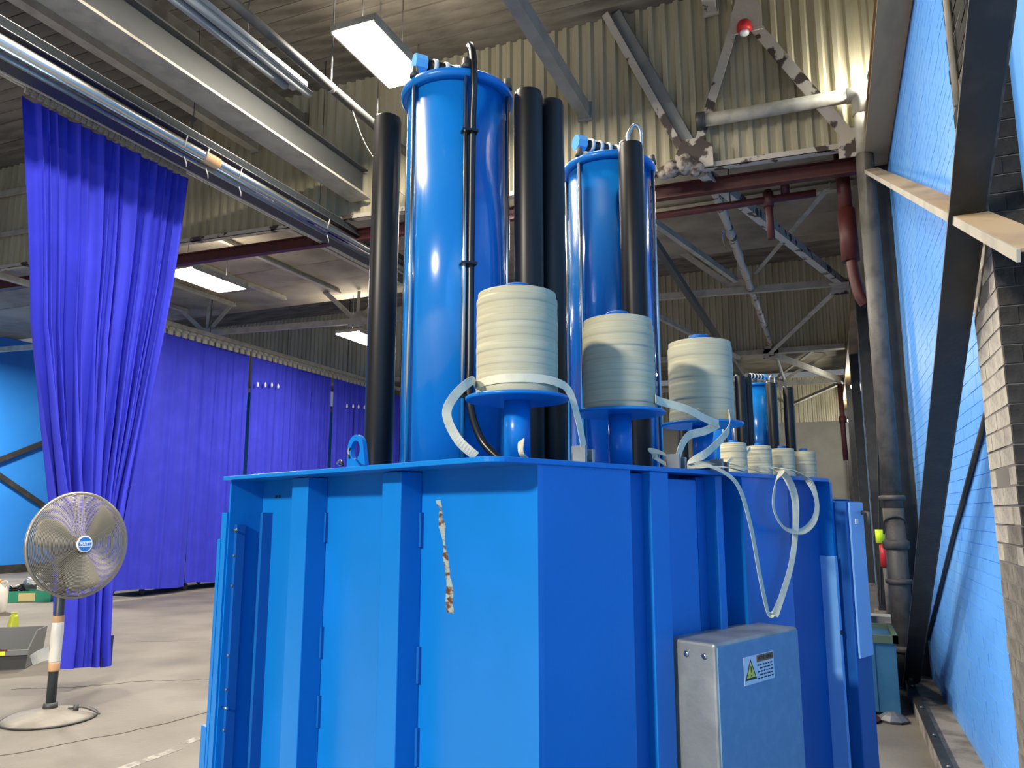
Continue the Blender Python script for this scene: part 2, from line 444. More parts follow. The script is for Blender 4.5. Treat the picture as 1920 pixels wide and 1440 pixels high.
# ledge and steel kerb along the right wall
mb = MB(); mb.box(0.56, WX + 0.004, -2, 9.4, 0, 0.05); structure(mb.build('trim_1', 'ledge'))
k = empty('kerb_rail', (0.53, 0, 0)); tag(k, 'black steel kerb rail along the foot of the blue brick wall', 'rail')
mb = MB(); mb.box(-0.03, 0.03, -2, 7.95, 0.115, 0.13); mb.box(0.015, 0.028, -2, 7.95, 0, 0.115); mb.build('top_flange', 'col', k)
mb = MB(); mb.box(-0.028, -0.018, -2, 7.95, 0.0, 0.115); mb.build('face_plate', 'ledge', k)
for y in (5.4, 6.1, 6.9, 7.7):
    mb = MB(); mb.lathe([(0.012, 0.13), (0.012, 0.142), (0.007, 0.146)], 8, (0.0, y, 0)); mb.build('bolt', 'steel', k)

# ------------------------------------------------------------------ roof decks
def plank_deck(name, y0, y1, z, step, m):
    root = empty(name, (0, 0, 0)); structure(root)
    mb = MB(); mb.box(-20.7, 0.95, y0, y1, z + 0.03, z + 0.10); mb.build('deck', m, root)
    mb = MB(); mb.box(-20.6, 0.9, 0.006, step - 0.006, 0, 0.035); me = mb.mesh('plank', m)
    n = int((y1 - y0) / step)
    for i in range(n):
        link('plank', me, root, (0, y0 + i * step, z + random.uniform(-0.012, 0.004)))
    return root
plank_deck('ceiling', 3.0, 8.5, 7.66, 0.22, 'plank')
plank_deck('ceiling', 8.62, 14.0, 6.28, 0.98, 'slab')
plank_deck('ceiling', 14.0, 19.4, 7.66, 0.54, 'plank')
plank_deck('ceiling', 19.5, 25.0, 6.28, 0.98, 'slab')
plank_deck('ceiling', 25.0, 31.5, 7.0, 1.3, 'slab')
plank_deck('ceiling', -14.0, 3.0, 6.5, 1.0, 'slab')

# corrugated clerestory walls, one sheet at a time
PITCH = 0.155
def sheet_mesh(h, nr=6):
    mb = MB(); prof = []
    for i in range(nr):
        x = i * PITCH
        prof += [(x, 0), (x + .045, 0), (x + .070, -0.042), (x + .118, -0.042), (x + .143, 0)]
    prof.append((nr * PITCH + 0.012, 0))
    n = len(prof); vs = []; fs = []
    for dz in (0, h):
        vs += [(x, y, dz) for x, y in prof]
    for dz in (0, h):
        vs += [(x, y + 0.002, dz) for x, y in prof]
    for i in range(n - 1):
        fs.append((i, i+1, n+i+1, n+i)); fs.append((2*n+i, 3*n+i, 3*n+i+1, 2*n+i+1))
        fs.append((i, 2*n+i, 2*n+i+1, i+1)); fs.append((n+i, n+i+1, 3*n+i+1, 3*n+i))
    fs.append((0, n, 3*n, 2*n)); fs.append((n-1, 2*n+n-1, 3*n+n-1, n+n-1))
    mb.add(vs, fs)
    return mb
def clerestory(name, y, x0, zb, ztop, seam=0.0):
    root = empty(name, (0, 0, 0)); structure(root)
    me = sheet_mesh(ztop - 5.42).mesh('corrugated_sheet', 'corr')
    W = 6 * PITCH; x = 1.02 - W
    i = 0
    while x > x0:
        link('corrugated_sheet', me, root, (x, y + 0.004 * (i % 2), zb(x)))
        x -= W; i += 1
    return root
zb1 = lambda x: 5.44 + (0.4 - x) * 0.024
clerestory('wall_clerestory', 8.5, -20.5, zb1, 7.66)
clerestory('wall_clerestory', 19.4, -20.5, lambda x: 5.47, 7.68)
clerestory('wall_clerestory', 30.3, -20.5, lambda x: 4.9, 7.1)

def beam(name, label, cat, m, fn, parts=()):
    root = empty(name); tag(root, label, cat)
    mb = MB(); fn(mb); mb.build('girder' if not parts else parts[0], m, root)
    return root
# cream sill under the corrugated wall and red beam below it
o = empty('sill_beam', (0, 8.45, 0)); tag(o, 'cream angle sill along the bottom of the near corrugated wall', 'beam')
mb = MB(); mb.bar((-20.4, 0, zb1(-20.4) - 0.03), (0.58, 0, zb1(0.58) - 0.03), 0.09, 0.012); mb.build('bottom_leg', 'peel', o)
mb = MB(); mb.bar((-20.4, -0.04, zb1(-20.4) - 0.0), (0.58, -0.04, zb1(0.58) - 0.0), 0.010, 0.07); mb.build('upright_leg', 'peel', o)
o = empty('red_beam', (0, 8.72, 0)); tag(o, 'dark red steel beam just below the near corrugated wall', 'beam')
mb = MB(); mb.ibeam((-20.4, 0, 5.70), (0.50, 0, 5.33), 0.10, 0.17, 0.014); mb.build('girder', 'red', o)
o = empty('sill_beam', (0, 19.34, 5.42)); tag(o, 'cream sill under the far corrugated wall', 'beam')
mb = MB(); mb.bar((-20.4, 0, 0), (0.6, 0, 0), 0.09, 0.06); mb.build('girder', 'cream', o)

# girder above the right wall
o = empty('eave_girder', (0.69, 0, 5.55)); tag(o, 'brown grey eave girder along the top of the blue brick wall', 'beam')
mb = MB(); mb.box(-0.16, 0.075, -2, 31, -0.30, -0.28); mb.build('bottom_flange', 'beambrown', o)
mb = MB(); mb.box(-0.06, -0.03, -2, 31, -0.28, 0.28); mb.build('web', 'beambrown', o)
mb = MB(); mb.box(-0.10, 0.075, -2, 31, 0.28, 0.30); mb.build('top_flange', 'beambrown', o)

# ------------------------------------------------------------------ roof members
def member(root, name, p0, p1, w, t, m, kind='angle', up=(0,0,1)):
    mb = MB()
    if kind == 'angle': mb.angle(p0, p1, w, t, up)
    elif kind == 'tube': mb.tube([p0, p1], w / 2, 10)
    elif kind == 'flat': mb.bar(p0, p1, w, t, up)
    elif kind == 'channel': mb.channel(p0, p1, w, w * 0.55, t, up)
    return mb.build(name, m, root)
def gusset(root, c, w, h, m='peel', t=0.012):
    x, y, z = c
    mb = MB(); mb.plate([(x-w*.5, y, z-h*.5), (x+w*.5, y, z-h*.5), (x+w*.5, y, z+h*.2), (x+w*.15, y, z+h*.5), (x-w*.3, y, z+h*.5), (x-w*.5, y, z)], (0, t, 0))
    return mb.build('gusset_plate', m, root)

t = empty('roof_truss', (0, 0, 0)); tag(t, 'peeling cream truss in front of the bright corrugated wall', 'truss')
member(t, 'brace_post', (-2.10, 8.38, 7.62), (-1.25, 8.38, 5.70), 0.17, 0.02, 'beammid', 'channel', (0.2, 1, 0))
member(t, 'front_flange', (-2.20, 8.33, 7.62), (-1.35, 8.33, 5.70), 0.085, 0.014, 'peel', 'flat', (0.2, 1, 0))
member(t, 'web_strut', (-0.52, 8.34, 7.6), (-1.17, 8.34, 5.66), 0.10, 0.015, 'peel', 'flat', (0, 1, 0))
member(t, 'web_strut', (-0.60, 8.32, 7.22), (0.44, 8.32, 5.43), 0.13, 0.02, 'peel', 'angle', (0, 1, 0))
gusset(t, (-0.56, 8.30, 7.15), 0.34, 0.42)
gusset(t, (-1.20, 8.30, 5.60), 0.42, 0.36)
gusset(t, (0.44, 8.30, 5.42), 0.30, 0.32)

t = empty('roof_truss', (0, 0, 0)); tag(t, 'cream truss over the blue curtain, second from the camera', 'truss')
member(t, 'bottom_chord', (-20.3, 12.6, 5.62), (0.5, 14.0, 5.46), 0.10, 0.016, 'cream')
for p0, p1 in (((-12.92, 13.12, 5.60), (-11.15, 13.2, 7.3)), ((-9.05, 13.38, 5.58), (-10.95, 13.2, 7.3)),
               ((-9.05, 13.38, 5.58), (-7.2, 13.5, 7.3)), ((-12.92, 13.12, 5.6), (-14.7, 13.0, 7.1)), ((-5.4, 13.6, 5.55), (-7.1, 13.5, 7.3)),
               ((-16.6, 12.9, 5.6), (-14.8, 13.0, 7.2)), ((-5.4, 13.6, 5.55), (-3.6, 13.7, 7.3)), ((-1.3, 13.9, 5.5), (-3.4, 13.7, 7.3))):
    member(t, 'web_strut', p0, p1, 0.10, 0.016, 'cream', 'flat', (0, 1, 0))
for x in (-12.92, -9.05, -5.4, -1.3):
    yy = 14.0 + (x - 0.5) * 0.0673
    member(t, 'upright', (x, yy + 0.03, 5.6), (x + 0.02, yy + 0.03, 6.25), 0.07, 0.014, 'cream', 'flat', (0, 1, 0))
    gusset(t, (x, yy - 0.03, 5.60), 0.40, 0.26, 'cream')
member(t, 'top_chord', (-20.3, 12.7, 7.32), (0.5, 13.9, 7.32), 0.12, 0.02, 'cream')
gusset(t, (0.36, 13.94, 5.44), 0.30, 0.30, 'peel')
t = empty('roof_truss', (0, 0, 0)); tag(t, 'dim cream truss third from the camera, its bottom chord under the far corrugated wall', 'truss')
member(t, 'bottom_chord', (-20.3, 19.25, 5.40), (0.5, 19.25, 5.40), 0.10, 0.016, 'cream')
gusset(t, (-1.15, 19.2, 5.42), 0.36, 0.3, 'peel')
t = empty('roof_truss', (0, 0, 0)); tag(t, 'bright cream truss fourth from the camera near the far end', 'truss')
member(t, 'bottom_chord', (-20.3, 24.4, 5.40), (0.66, 24.4, 5.40), 0.12, 0.02, 'cream')
for p0, p1 in (((-1.38, 24.35, 5.42), (0.1, 24.35, 6.25)), ((-2.9, 24.35, 5.42), (-4.2, 24.35, 6.25)), ((-1.38, 24.35, 5.42), (-2.8, 24.35, 6.25))):
    member(t, 'web_strut', p0, p1, 0.09, 0.016, 'cream', 'flat', (0, 1, 0))
gusset(t, (-1.38, 24.3, 5.45), 0.45, 0.4, 'cream')

# flat zigzag wind bracing near the right wall
zig = [(-1.14, 8.5, 5.40), (0.37, 13.75, 5.40), (-1.2, 19.2, 5.36), (0.52, 24.3, 5.36), (-1.4, 29.6, 5.36)]
names = ['nearest', 'second', 'third', 'farthest']
for i in range(4):
    o = empty('wind_brace', (0, 0, 0))
    tag(o, 'pale zigzag roof brace by the right wall, %s of the four' % names[i], 'brace', 'zigzag braces by the right wall')
    member(o, 'angle_leg', zig[i], zig[i+1], 0.11, 0.014, 'peel' if i == 0 else 'cream', 'angle')
    mb = MB(); x, y, z = zig[i+1]
    mb.plate([(x-.2, y-.2, z-.012), (x+.12, y-.2, z-.012), (x+.12, y+.2, z-.012), (x-.1, y+.25, z-.012)], (0, 0, .01)); mb.build('gusset_plate', 'cream', o)
for (p0, p1, lab) in (((-2.35, 8.7, 5.52), (-1.3, 13.3, 5.52), 'cream slanted roof tie left of the wrapped pipe'),
                      ((0.2, 10.2, 5.72), (-1.0, 13.6, 5.72), 'thin slanted roof tie crossing the nearest zigzag brace'),
                      ((-2.9, 14.4, 5.30), (-1.9, 19.2, 5.30), 'dim slanted roof tie above the third strap spool'),
                      ((0.05, 19.5, 5.6), (-1.3, 24.1, 5.6), 'thin slanted roof tie by the far end')):
    o = empty('roof_tie'); tag(o, lab, 'brace'); member(o, 'angle_leg', p0, p1, 0.075, 0.012, 'cream', 'angle')
o = empty('long_tie'); tag(o, 'grey longitudinal angle tie running away above the strap spools', 'brace')
member(o, 'angle_leg', (-2.12, 8.8, 5.36), (-2.12, 30, 5.36), 0.10, 0.014, 'beam', 'angle')
o = empty('lagged_pipe'); tag(o, 'pipe wrapped in ragged pale lagging running away under the roof', 'pipe')
pts = [(-1.10, 8.75 + i * 0.35, 5.53 + 0.010 * math.sin(i * 1.7)) for i in range(30)]
mb = MB(); mb.tube(pts, [0.062 + 0.014 * math.sin(i * 2.3) + random.uniform(-.008, .008) for i in range(30)], 9); mb.build('lagging', 'peel', o)
mb = MB(); mb.tube([(-1.10, 19.0, 5.53), (-1.10, 30, 5.53)], 0.045, 9); mb.build('bare_pipe', 'pipelight', o)
mb = MB(); ribbon(mb, [(-1.16, 10.6, 5.5), (-1.19, 10.65, 5.38), (-1.15, 10.7, 5.24)], [(0,1,0)]*3, 0.14, 0.006); mb.build('torn_flap', 'peel', o)

# crumbled lagging at the truss foot
o = empty('pipe_lagging', (-1.32, 8.28, 5.42)); tag(o, 'lump of crumbling lagging at the foot of the peeling truss', 'lagging')
for i, (x, z, r) in enumerate(((-.12, .02, .10), (.02, .05, .12), (.13, -.01, .09), (-.22, .0, .08))):
    mb = MB(); pts = []
    mb.lathe([(r * math.sin(math.pi * a / 7) * (0.85 + .3 * random.random()) + .004, -r * math.cos(math.pi * a / 7)) for a in range(8)], 9, (x, random.uniform(-.05, .03), z))
    mb.build('lump', 'lagging', o)

# red sprinkler pipework behind the corrugated wall
o = empty('sprinkler_pipe', (0, 9.0, 0)); tag(o, 'red sprinkler pipe with tees and a tall riser beside the black drain pipe', 'pipe')
mb = MB(); mb.tube([(-2.6, 0, 5.20), (0.05, 0, 5.20)], 0.045, 12); mb.build('main', 'red', o)
mb = MB()
for x in (-2.2, -0.9): mb.tube([(x, 0, 5.22), (x, 0, 6.27)], .008, 6)
mb.build('hangers', 'darksteel', o)
mb = MB(); mb.tube([(-0.47, 0, 5.32), (-0.46, 0, 4.72)], 0.042, 12); mb.lathe([(0.06, 5.11), (0.06, 5.29)], 12, (-0.47, 0, 0)); mb.build('drop', 'red', o)
mb = MB(); mb.tube([(-0.28, 0.02, 5.52), (-0.28, 0.02, 5.24)], 0.05, 12); mb.build('drop', 'red', o)
mb = MB(); mb.tube([(0.33, 0, 5.62), (0.345, 0, 4.9)], 0.075, 14); mb.tube([(0.345, 0, 4.95), (0.36, 0, 4.35)], 0.095, 14); mb.build('riser', 'red', o)
mb = MB(); mb.tube(smooth_path([(0.36, 0, 4.5), (0.375, -0.02, 4.2), (0.42, -0.02, 3.95), (0.47, 0, 3.85)]), 0.06, 12); mb.build('elbow', 'red', o)
o = empty('sprinkler_pipe', (0.42, 24.5, 0)); tag(o, 'short red pipe hanging at the far end of the right wall', 'pipe')
mb = MB(); mb.tube([(0, 0, 5.4), (0.02, 0, 3.1)], 0.07, 10); mb.lathe([(0.10, 4.2), (0.10, 4.4)], 10, (0.01, 0, 0)); mb.build('riser', 'red', o)
o = empty('alarm_bell', (-0.58, 8.24, 6.98)); tag(o, 'red alarm bell hung under the top joint of the peeling truss', 'bell')
mb = MB(); mb.lathe([(0.02, 0.07), (0.06, 0.05), (0.08, 0.01), (0.083, -0.05), (0.05, -0.07)], 20); mb.build('dome', 'redbright', o)
mb = MB(); mb.lathe([(0.02, -0.11), (0.05, -0.10), (0.05, -0.07)], 14); mb.build('rim', 'white', o)

# drain pipe: along the corrugated wall, elbow, down the wall
o = empty('drain_pipe', (0.505, 8.3, 0)); tag(o, 'cast drain pipe, pale along the corrugated wall then black down the blue wall', 'pipe')
mb = MB(); mb.tube([(-1.62, 0, 5.97), (-0.06, 0, 5.94)], 0.075, 14); mb.build('upper_run', 'pipelight', o)
mb = MB(); mb.lathe([(0.10, 0), (0.10, 0.10)], 14, (-1.66, 0, 5.97), 'x'); mb.build('collar', 'darksteel', o)
mb = MB(); mb.tube(smooth_path([(-0.10, 0, 5.94), (-0.03, 0, 5.935), (0.015, 0, 5.90), (0.03, 0, 5.82), (0.03, 0, 5.70)]), 0.085, 14); mb.build('elbow', 'pipelight', o)
mb = MB(); mb.tube([(0.03, 0, 5.74), (0.03, 0, 5.24)], 0.078, 14); mb.build('pale_length', 'pipelight', o)
mb = MB(); mb.tube([(0.03, 0, 5.26), (0.03, 0, 1.62)], 0.088, 16); mb.build('black_length', 'pipe', o)
mb = MB(); mb.tube([(0.03, 0, 1.64), (0.03, 0, 0.02)], 0.094, 16); mb.build('lower_length', 'pipe', o)
for z, h in ((1.74, 0.05), (1.30, 0.09), (0.96, 0.05), (0.35, 0.06)):
    mb = MB(); mb.lathe([(0.10, z - h/2), (0.118, z - h/3), (0.118, z + h/3), (0.10, z + h/2)], 18, (0.03, 0, 0)); mb.build('socket_ring', 'pipe', o)
mb = MB(); mb.tube(smooth_path([(-0.07, -0.055, 1.40), (-0.055, -0.075, 1.52), (0.03, -0.105, 1.56), (0.115, -0.075, 1.52), (0.13, -0.05, 1.40)]), 0.009, 8); mb.build('pipe_clamp', 'col', o)

# columns and X bracing on the right wall
col_lab = ['near column of the right wall beside the black drain pipe', 'second column along the right wall', 'third column along the right wall', 'fourth column along the right wall', 'last column along the right wall']
for i, y in enumerate((8.72, 14.1, 19.4, 24.6, 30.0)):
    o = empty('steel_column', (0.68, y, 0)); tag(o, 'black steel H-section, ' + col_lab[i], 'column')
    mb = MB(); mb.box(-0.10, -0.085, -0.10, 0.14, 0.05, 5.25); mb.build('front_flange', 'col', o)
    mb = MB(); mb.box(-0.085, 0.085, -0.105, -0.09, 0.05, 5.25); mb.build('side_web', 'col', o)
    mb = MB(); mb.box(-0.105, -0.093, -0.112, -0.1, 0.05, 5.25); mb.build('scuffed_edge', 'coledge', o)
    mb = MB(); mb.box(-0.16, 0.085, -0.17, 0.18, 0.0, 0.06); mb.build('base_plate', 'ledge', o)
for yy, lab in ((3.0, 'near'), (14.1, 'far')):
    pass
o = empty('cross_brace', (0.545, 0, 0)); tag(o, 'steel cross brace in front of the brick pier, one leg black and one cream', 'brace')
d1a, d1b = (0, 8.1, 0.10), (0, 2.3, 3.33)
mb = MB(); mb.bar(d1a, d1b, 0.125, 0.014, (0, 1, 2), (-0.012, 0)); mb.build('black_leg', 'col', o)
mb = MB(); mb.bar(d1a, d1b, 0.012, 0.05, (0, 1, 2), (-0.08, 0.03)); mb.build('scuffed_flange', 'coledge', o)
mb = MB(); mb.bar((0.0, 8.06, 0.34), (0.0, 8.12, 0.055), 0.03, 0.2, (0, 1, 0)); mb.build('foot_plate', 'coledge', o)
mb = MB(); mb.bar((0.03, 8.12, 5.015), (0.03, 2.4, 2.31), 0.12, 0.010, (0, 0, 1)); mb.build('cream_leg', 'beambrown', o)
mb = MB(); mb.bar((-0.03, 8.12, 5.0), (-0.03, 2.4, 2.295), 0.010, 0.036, (0, 0, 1)); mb.build('cream_flange', 'cream', o)
o = empty('cross_brace', (0.62, 0, 0)); tag(o, 'far black cross brace between the second and third right wall columns', 'brace')
mb = MB(); mb.bar((0, 13.9, 0.2), (0, 8.95, 5.0), 0.02, 0.12, (0, 1, 1)); mb.build('black_leg', 'col', o)
# slim rod lying on the painted wall
mb = MB(); mb.tube([(0.752, 8.5, 0.42), (0.752, 6.1, 1.45), (0.752, 4.1, 2.26)], 0.016, 8)
tag(mb.build('wall_conduit', 'darksteel'), 'thin grey conduit slanting across the blue brick wall', 'conduit')

# neon and red marker on the wall post
o = empty('marker_post', (0.64, 12.4, 0)); tag(o, 'slim wall post with fluorescent yellow and red bands behind the drain pipe', 'post')
mb = MB(); mb.tube([(0, 0, 0.05), (0, 0, 0.84)], 0.034, 12); mb.build('grey_stem', 'pipe', o)
mb = MB(); mb.tube([(-0.01, 0, 0.84), (-0.01, 0, 1.16)], 0.05, 14); mb.build('red_band', 'redbright', o)
mb = MB(); mb.tube([(-0.04, 0, 1.17), (-0.04, 0, 1.36)], 0.06, 14); mb.build('yellow_band', 'neon', o)
mb = MB(); mb.box(0.02, 0.09, -0.02, 0.02, 0.5, 0.54); mb.build('wall_bracket', 'darksteel', o)

# ------------------------------------------------------------------ left roof beams
o = empty('roof_beam', (-5.70, 0, 6.15)); tag(o, 'big blue grey beam running to the corrugated wall, longest over the tube heater', 'beam')
mb = MB(); mb.box(-0.16, 0.16, 3.0, 8.42, -0.35, -0.32); mb.build('bottom_flange', 'cream', o)
mb = MB(); mb.box(-0.02, 0.02, 3.0, 8.42, -0.32, 0.06); mb.build('web', 'beam', o)
mb = MB(); mb.box(-0.16, 0.10, 3.0, 8.42, 0.06, 0.08); mb.build('top_flange', 'beam', o)
for xx, zz, lab, m_ in ((-7.6, 6.9, 'dull grey purlin left of the big beam', 'cream'), (-6.75, 7.1, 'shaded brown purlin next to the big beam', 'plank'), (-2.5, 6.35, 'narrow grey channel ending at the corrugated wall above the black tanks', 'beammid'),
                        (-8.8, 7.2, 'outermost brown purlin at the top left corner', 'plank'), (-0.95, 7.35, 'short cream purlin at the top edge near the peeling truss', 'peel')):
    o = empty('purlin', (xx, 0, zz)); tag(o, lab, 'beam')
    mb = MB(); mb.channel((0, 3.0, 0), (0, 8.40, 0), 0.14, 0.16, 0.012); mb.build('channel', m_, o)
    mb = MB(); mb.box(-0.09, 0.09, 8.40, 8.43, -0.03, 0.2); mb.build('end_cleat', m_, o)
for i, x in enumerate((-6.4, -8.0, -9.4, -10.8, -12.2, -13.6, -15.0)):
    o = empty('low_purlin', (x, 0, 6.20)); tag(o, 'cream purlin under the low roof beyond the corrugated wall, number %s from the right' % ('one two three four five six seven'.split()[i]), 'beam', 'purlins under the low roof')
    mb = MB(); mb.bar((0, 8.9, 0), (0, 13.2, 0), 0.09, 0.03); mb.bar((0, 8.9, 0.04), (0, 13.2, 0.04), 0.03, 0.09); mb.build('tee', 'cream', o)
o = empty('low_purlin', (0, 11.35, 6.18)); tag(o, 'cream crosswise purlin under the low roof above the red sprinkler pipe', 'beam')
mb = MB(); mb.bar((-4.6, 0, 0), (0.55, 0, 0), 0.12, 0.10); mb.build('tee', 'cream', o)

for z, lab in ((7.08, 'upper cream rail across the corrugated wall at the left edge'), (6.32, 'lower cream rail across the corrugated wall at the left edge')):
    o = empty('wall_rail', (0, 8.40, z)); tag(o, lab, 'rail')
    mb = MB(); mb.bar((-20.3, 0, .25), (-11.3, 0, -.02), 0.05, 0.10 if z > 7 else 0.07); mb.build('angle_leg', 'cream', o)
# unlit twin tube batten with black conduit beside it
o = empty('tube_batten', (-4.86, 0, 5.92)); tag(o, 'unlit grey white twin tube batten hanging above the tube heater', 'light')
mb = MB(); mb.box(-0.10, 0.10, 3.6, 6.0, 0.03, 0.09); mb.build('spine', 'batten', o, 0.006)
for x, y1 in ((-0.062, 5.85), (0.062, 6.08)):
    mb = MB(); mb.tube([(x, 3.6, 0.0), (x, y1, 0.0)], 0.042, 12); mb.build('tube', 'batten', o)
mb = MB(); mb.tube([(0.0, 5.2, 0.09), (0.0, 5.2, 1.75)], 0.006, 6); mb.build('hanger', 'darksteel', o)
o = empty('service_conduit', (-4.62, 0, 6.0)); tag(o, 'black conduit running beside the twin tube batten towards the left black tank', 'conduit')
mb = MB(); mb.tube([(0, 3.6, 0.06), (0, 8.38, 0.0)], 0.05, 10); mb.build('pipe', 'darksteel', o)
for y in (6.2, 7.1, 8.0):
    mb = MB(); mb.bar((0.0, y, 0.05), (0.0, y, 1.62), 0.012, 0.012, (0, 1, 0)); mb.lathe([(0.058, -0.02), (0.058, 0.02)], 10, (0, y, 0.02), 'y'); mb.build('clip', 'steel', o)
mb = MB(); mb.tube(smooth_path([(0, 6.6, -0.03), (0.02, 6.9, -0.35), (0.05, 7.6, -0.60), (0.1, 8.3, -0.5)]), 0.006, 6); mb.build('loose_wire', 'pipelight', o)
o = empty('duct_collar', (-3.6, 5.6, 7.31)); tag(o, 'round dusty roof vent collar left of the big ceiling lamp', 'vent')
mb = MB(); mb.lathe([(0.42, 0.3), (0.42, -0.1), (0.45, -0.12), (0.45, -0.16), (0.36, -0.16), (0.36, 0.28)], 28); mb.build('ring', 'plank', o)
mb = MB(); mb.lathe([(0.36, 0.1), (0.02, 0.13)], 20); mb.build('damper', 'plank', o)

# ------------------------------------------------------------------ lamps
def ceiling_lamp(loc, sx, sy, label, power, tilt=0.0, top=None, cat='light', group='ceiling lamps', uplight=0.0):
    o = empty('ceiling_lamp', loc); tag(o, label, cat, group)
    mb = MB(); mb.box(-sx/2, sx/2, -sy/2, sy/2, 0.02, 0.09); mb.box(-sx/2 - .012, -sx/2 + .004, -sy/2, sy/2, -0.005, 0.09); mb.box(sx/2 - .004, sx/2 + .012, -sy/2, sy/2, -0.005, 0.09)
    mb.build('housing', 'cream', o)
    mb = MB(); mb.box(-sx/2 + .006, sx/2 - .006, -sy/2 + .006, sy/2 - .006, 0.0, 0.02); mb.build('diffuser', 'glow', o)
    if top:
        for y in (-sy*.35, sy*.35):
            mb = MB(); mb.tube([(0, y, 0.09), (0, y, top - loc[2])], 0.005, 6); mb.build('hanger', 'darksteel', o)
    L = bpy.data.lights.new('lamp_light', 'AREA'); L.shape = 'RECTANGLE'; L.size = sx * .96; L.size_y = sy * .96
    L.energy = power; L.color = LAMP_WARM
    lo = bpy.data.objects.new('lamp_light', L); COL.objects.link(lo); lo.parent = o; lo.location = (0, 0, -0.01)
    if uplight > 0:          # added upward light that brightens the roof; the housing itself is closed
        U = bpy.data.lights.new('added_uplight', 'AREA'); U.shape = 'RECTANGLE'; U.size = sx * .8; U.size_y = sy * .8; U.energy = power * uplight; U.color = LAMP_WARM
        uo = bpy.data.objects.new('added_uplight', U); COL.objects.link(uo); uo.parent = o; uo.location = (0, 0, 0.10); uo.rotation_euler = (math.pi, 0, 0)
    return o
ceiling_lamp((-4.15, 6.44, 6.4), 0.51, 1.12, 'large lit ceiling lamp nearest the camera, behind the tall blue cylinder', POWER, top=7.64, uplight=0.12)
ceiling_lamp((-4.15, 2.7, 6.4), 0.51, 1.12, 'lit ceiling lamp above the top edge of the picture, over the front press', POWER * 1.0, top=7.64, uplight=0.12)
ceiling_lamp((-9.45, 9.53, 5.42), 0.62, 1.25, 'lit ceiling lamp just right of the front curtain', POWER * 0.75, top=6.26, uplight=0.10)
ceiling_lamp((-9.45, 14.25, 5.42), 0.62, 1.25, 'small far lit ceiling lamp at the edge of the left black tank', POWER * 0.8, top=7.6, uplight=0.2)
ceiling_lamp((-3.30, 9.75, 5.42), 0.62, 1.25, 'lit ceiling lamp glowing between the two tall blue cylinders', POWER * 0.7, top=6.26, uplight=0.16)
ceiling_lamp((-4.6, 20.8, 5.42), 0.62, 1.25, 'far lit ceiling lamp hidden behind the strap spools', POWER, top=6.26, uplight=0.2)
ceiling_lamp((-17.8, 10.5, 5.6), 0.62, 1.25, 'lit ceiling lamp near the left wall beyond the frame', POWER * 3.2, top=6.26)
ceiling_lamp((-1.6, 4.2, 6.4), 0.51, 1.12, 'added fill lamp above the aisle, brightening the right wall from beyond the top edge', POWER * 0.22, top=7.64)  # added lamp, unseen, only there to brighten the right wall
ceiling_lamp((-12.0, 1.0, 5.6), 0.62, 1.25, 'lit ceiling lamp over the open floor left of the frame', POWER * 0.5, top=6.48)
ceiling_lamp((-4.5, -7.6, 6.1), 1.1, 1.9, 'large lit ceiling lamp far behind the camera', POWER * 11.5, top=6.48)
# small bulkhead lamps on the right side
def bulkhead(loc, label, power, r=0.07):
    o = empty('bulkhead_lamp', loc); tag(o, label, 'light', 'bulkhead lamps')
    mb = MB(); mb.lathe([(r, 0.02), (r*1.15, 0.05), (r*.8, 0.12)], 18); mb.build('cap', 'darksteel', o)
    if loc[0] < 0.6:
        mb = MB(); mb.tube([(0, 0, .11), (0, 0, 6.6 - loc[2])], .012, 8); mb.tube([(0, 0, 5.25 - loc[2]), (.23, 0, 5.25 - loc[2])], .012, 8); mb.build('drop_rod', 'darksteel', o)
    else:
        mb = MB(); mb.box(-.01, WX + .001 - loc[0] if loc[2] < 5.5 else .09, -.03, .03, .06, .09); mb.build('bracket', 'darksteel', o)
    mb = MB(); mb.lathe([(r*.4, -r*1.2), (r*.8, -r*.8), (r*.95, -.0), (r*.9, .02)], 18); mb.build('globe', 'glow', o)
    L = bpy.data.lights.new('lamp_light', 'POINT'); L.shadow_soft_size = r * 1.25; L.energy = power; L.color = (1.0, 0.95, 0.80)
    lo = bpy.data.objects.new('lamp_light', L); COL.objects.link(lo); lo.parent = o; lo.location = (0, 0, -r*.2)
    return o
bulkhead((0.675, 8.24, 6.03), 'bright bulkhead lamp tucked behind the drain pipe elbow', 210, 0.06)
bulkhead((0.70, 22.0, 4.9), 'far bulkhead lamp lighting the last zigzag brace', 240)
bulkhead((0.69, 27.5, 4.6), 'added lamp hidden behind a column, brightening the far end wall', 650)  # added lamp kept out of sight, brightens the end wall

# ================================================================== HEATER, TRACK, CURTAINS
o = empty('tube_heater', (-5.98, 0, 5.36)); tag(o, 'long polished tube heater with dark hood along the front curtain', 'heater')
def along(p, y0=2.4, y1=13.5): return [(p[0], y0, p[1]), (p[0], y1, p[1])]
mb = MB(); mb.plate([(-.02, 2.4, .20), (.012, 2.4, .205), (.10, 2.4, .065), (.082, 2.4, .055)], (0, 11, 0)); mb.plate([(-.02, 2.4, .19), (-.02, 2.4, .205), (-.25, 2.4, .17), (-.25, 2.4, .155)], (0, 11, 0)); mb.build('hood', 'hood', o)
mb = MB(); mb.tube(along((.095, .062)), 0.005, 8); mb.tube(along((0.006, .207)), 0.007, 8); mb.build('hood_lip', 'steel', o)
mb = MB(); mb.tube(along((0.0, .0)), 0.062, 20); mb.build('radiant_tube', 'polish', o)
mb = MB(); mb.plate([(-.03, 2.4, -.075), (.035, 2.4, -.155), (.028, 2.4, -.165), (-.04, 2.4, -.085)], (0, 11, 0)); mb.build('lower_reflector', 'reflector', o)
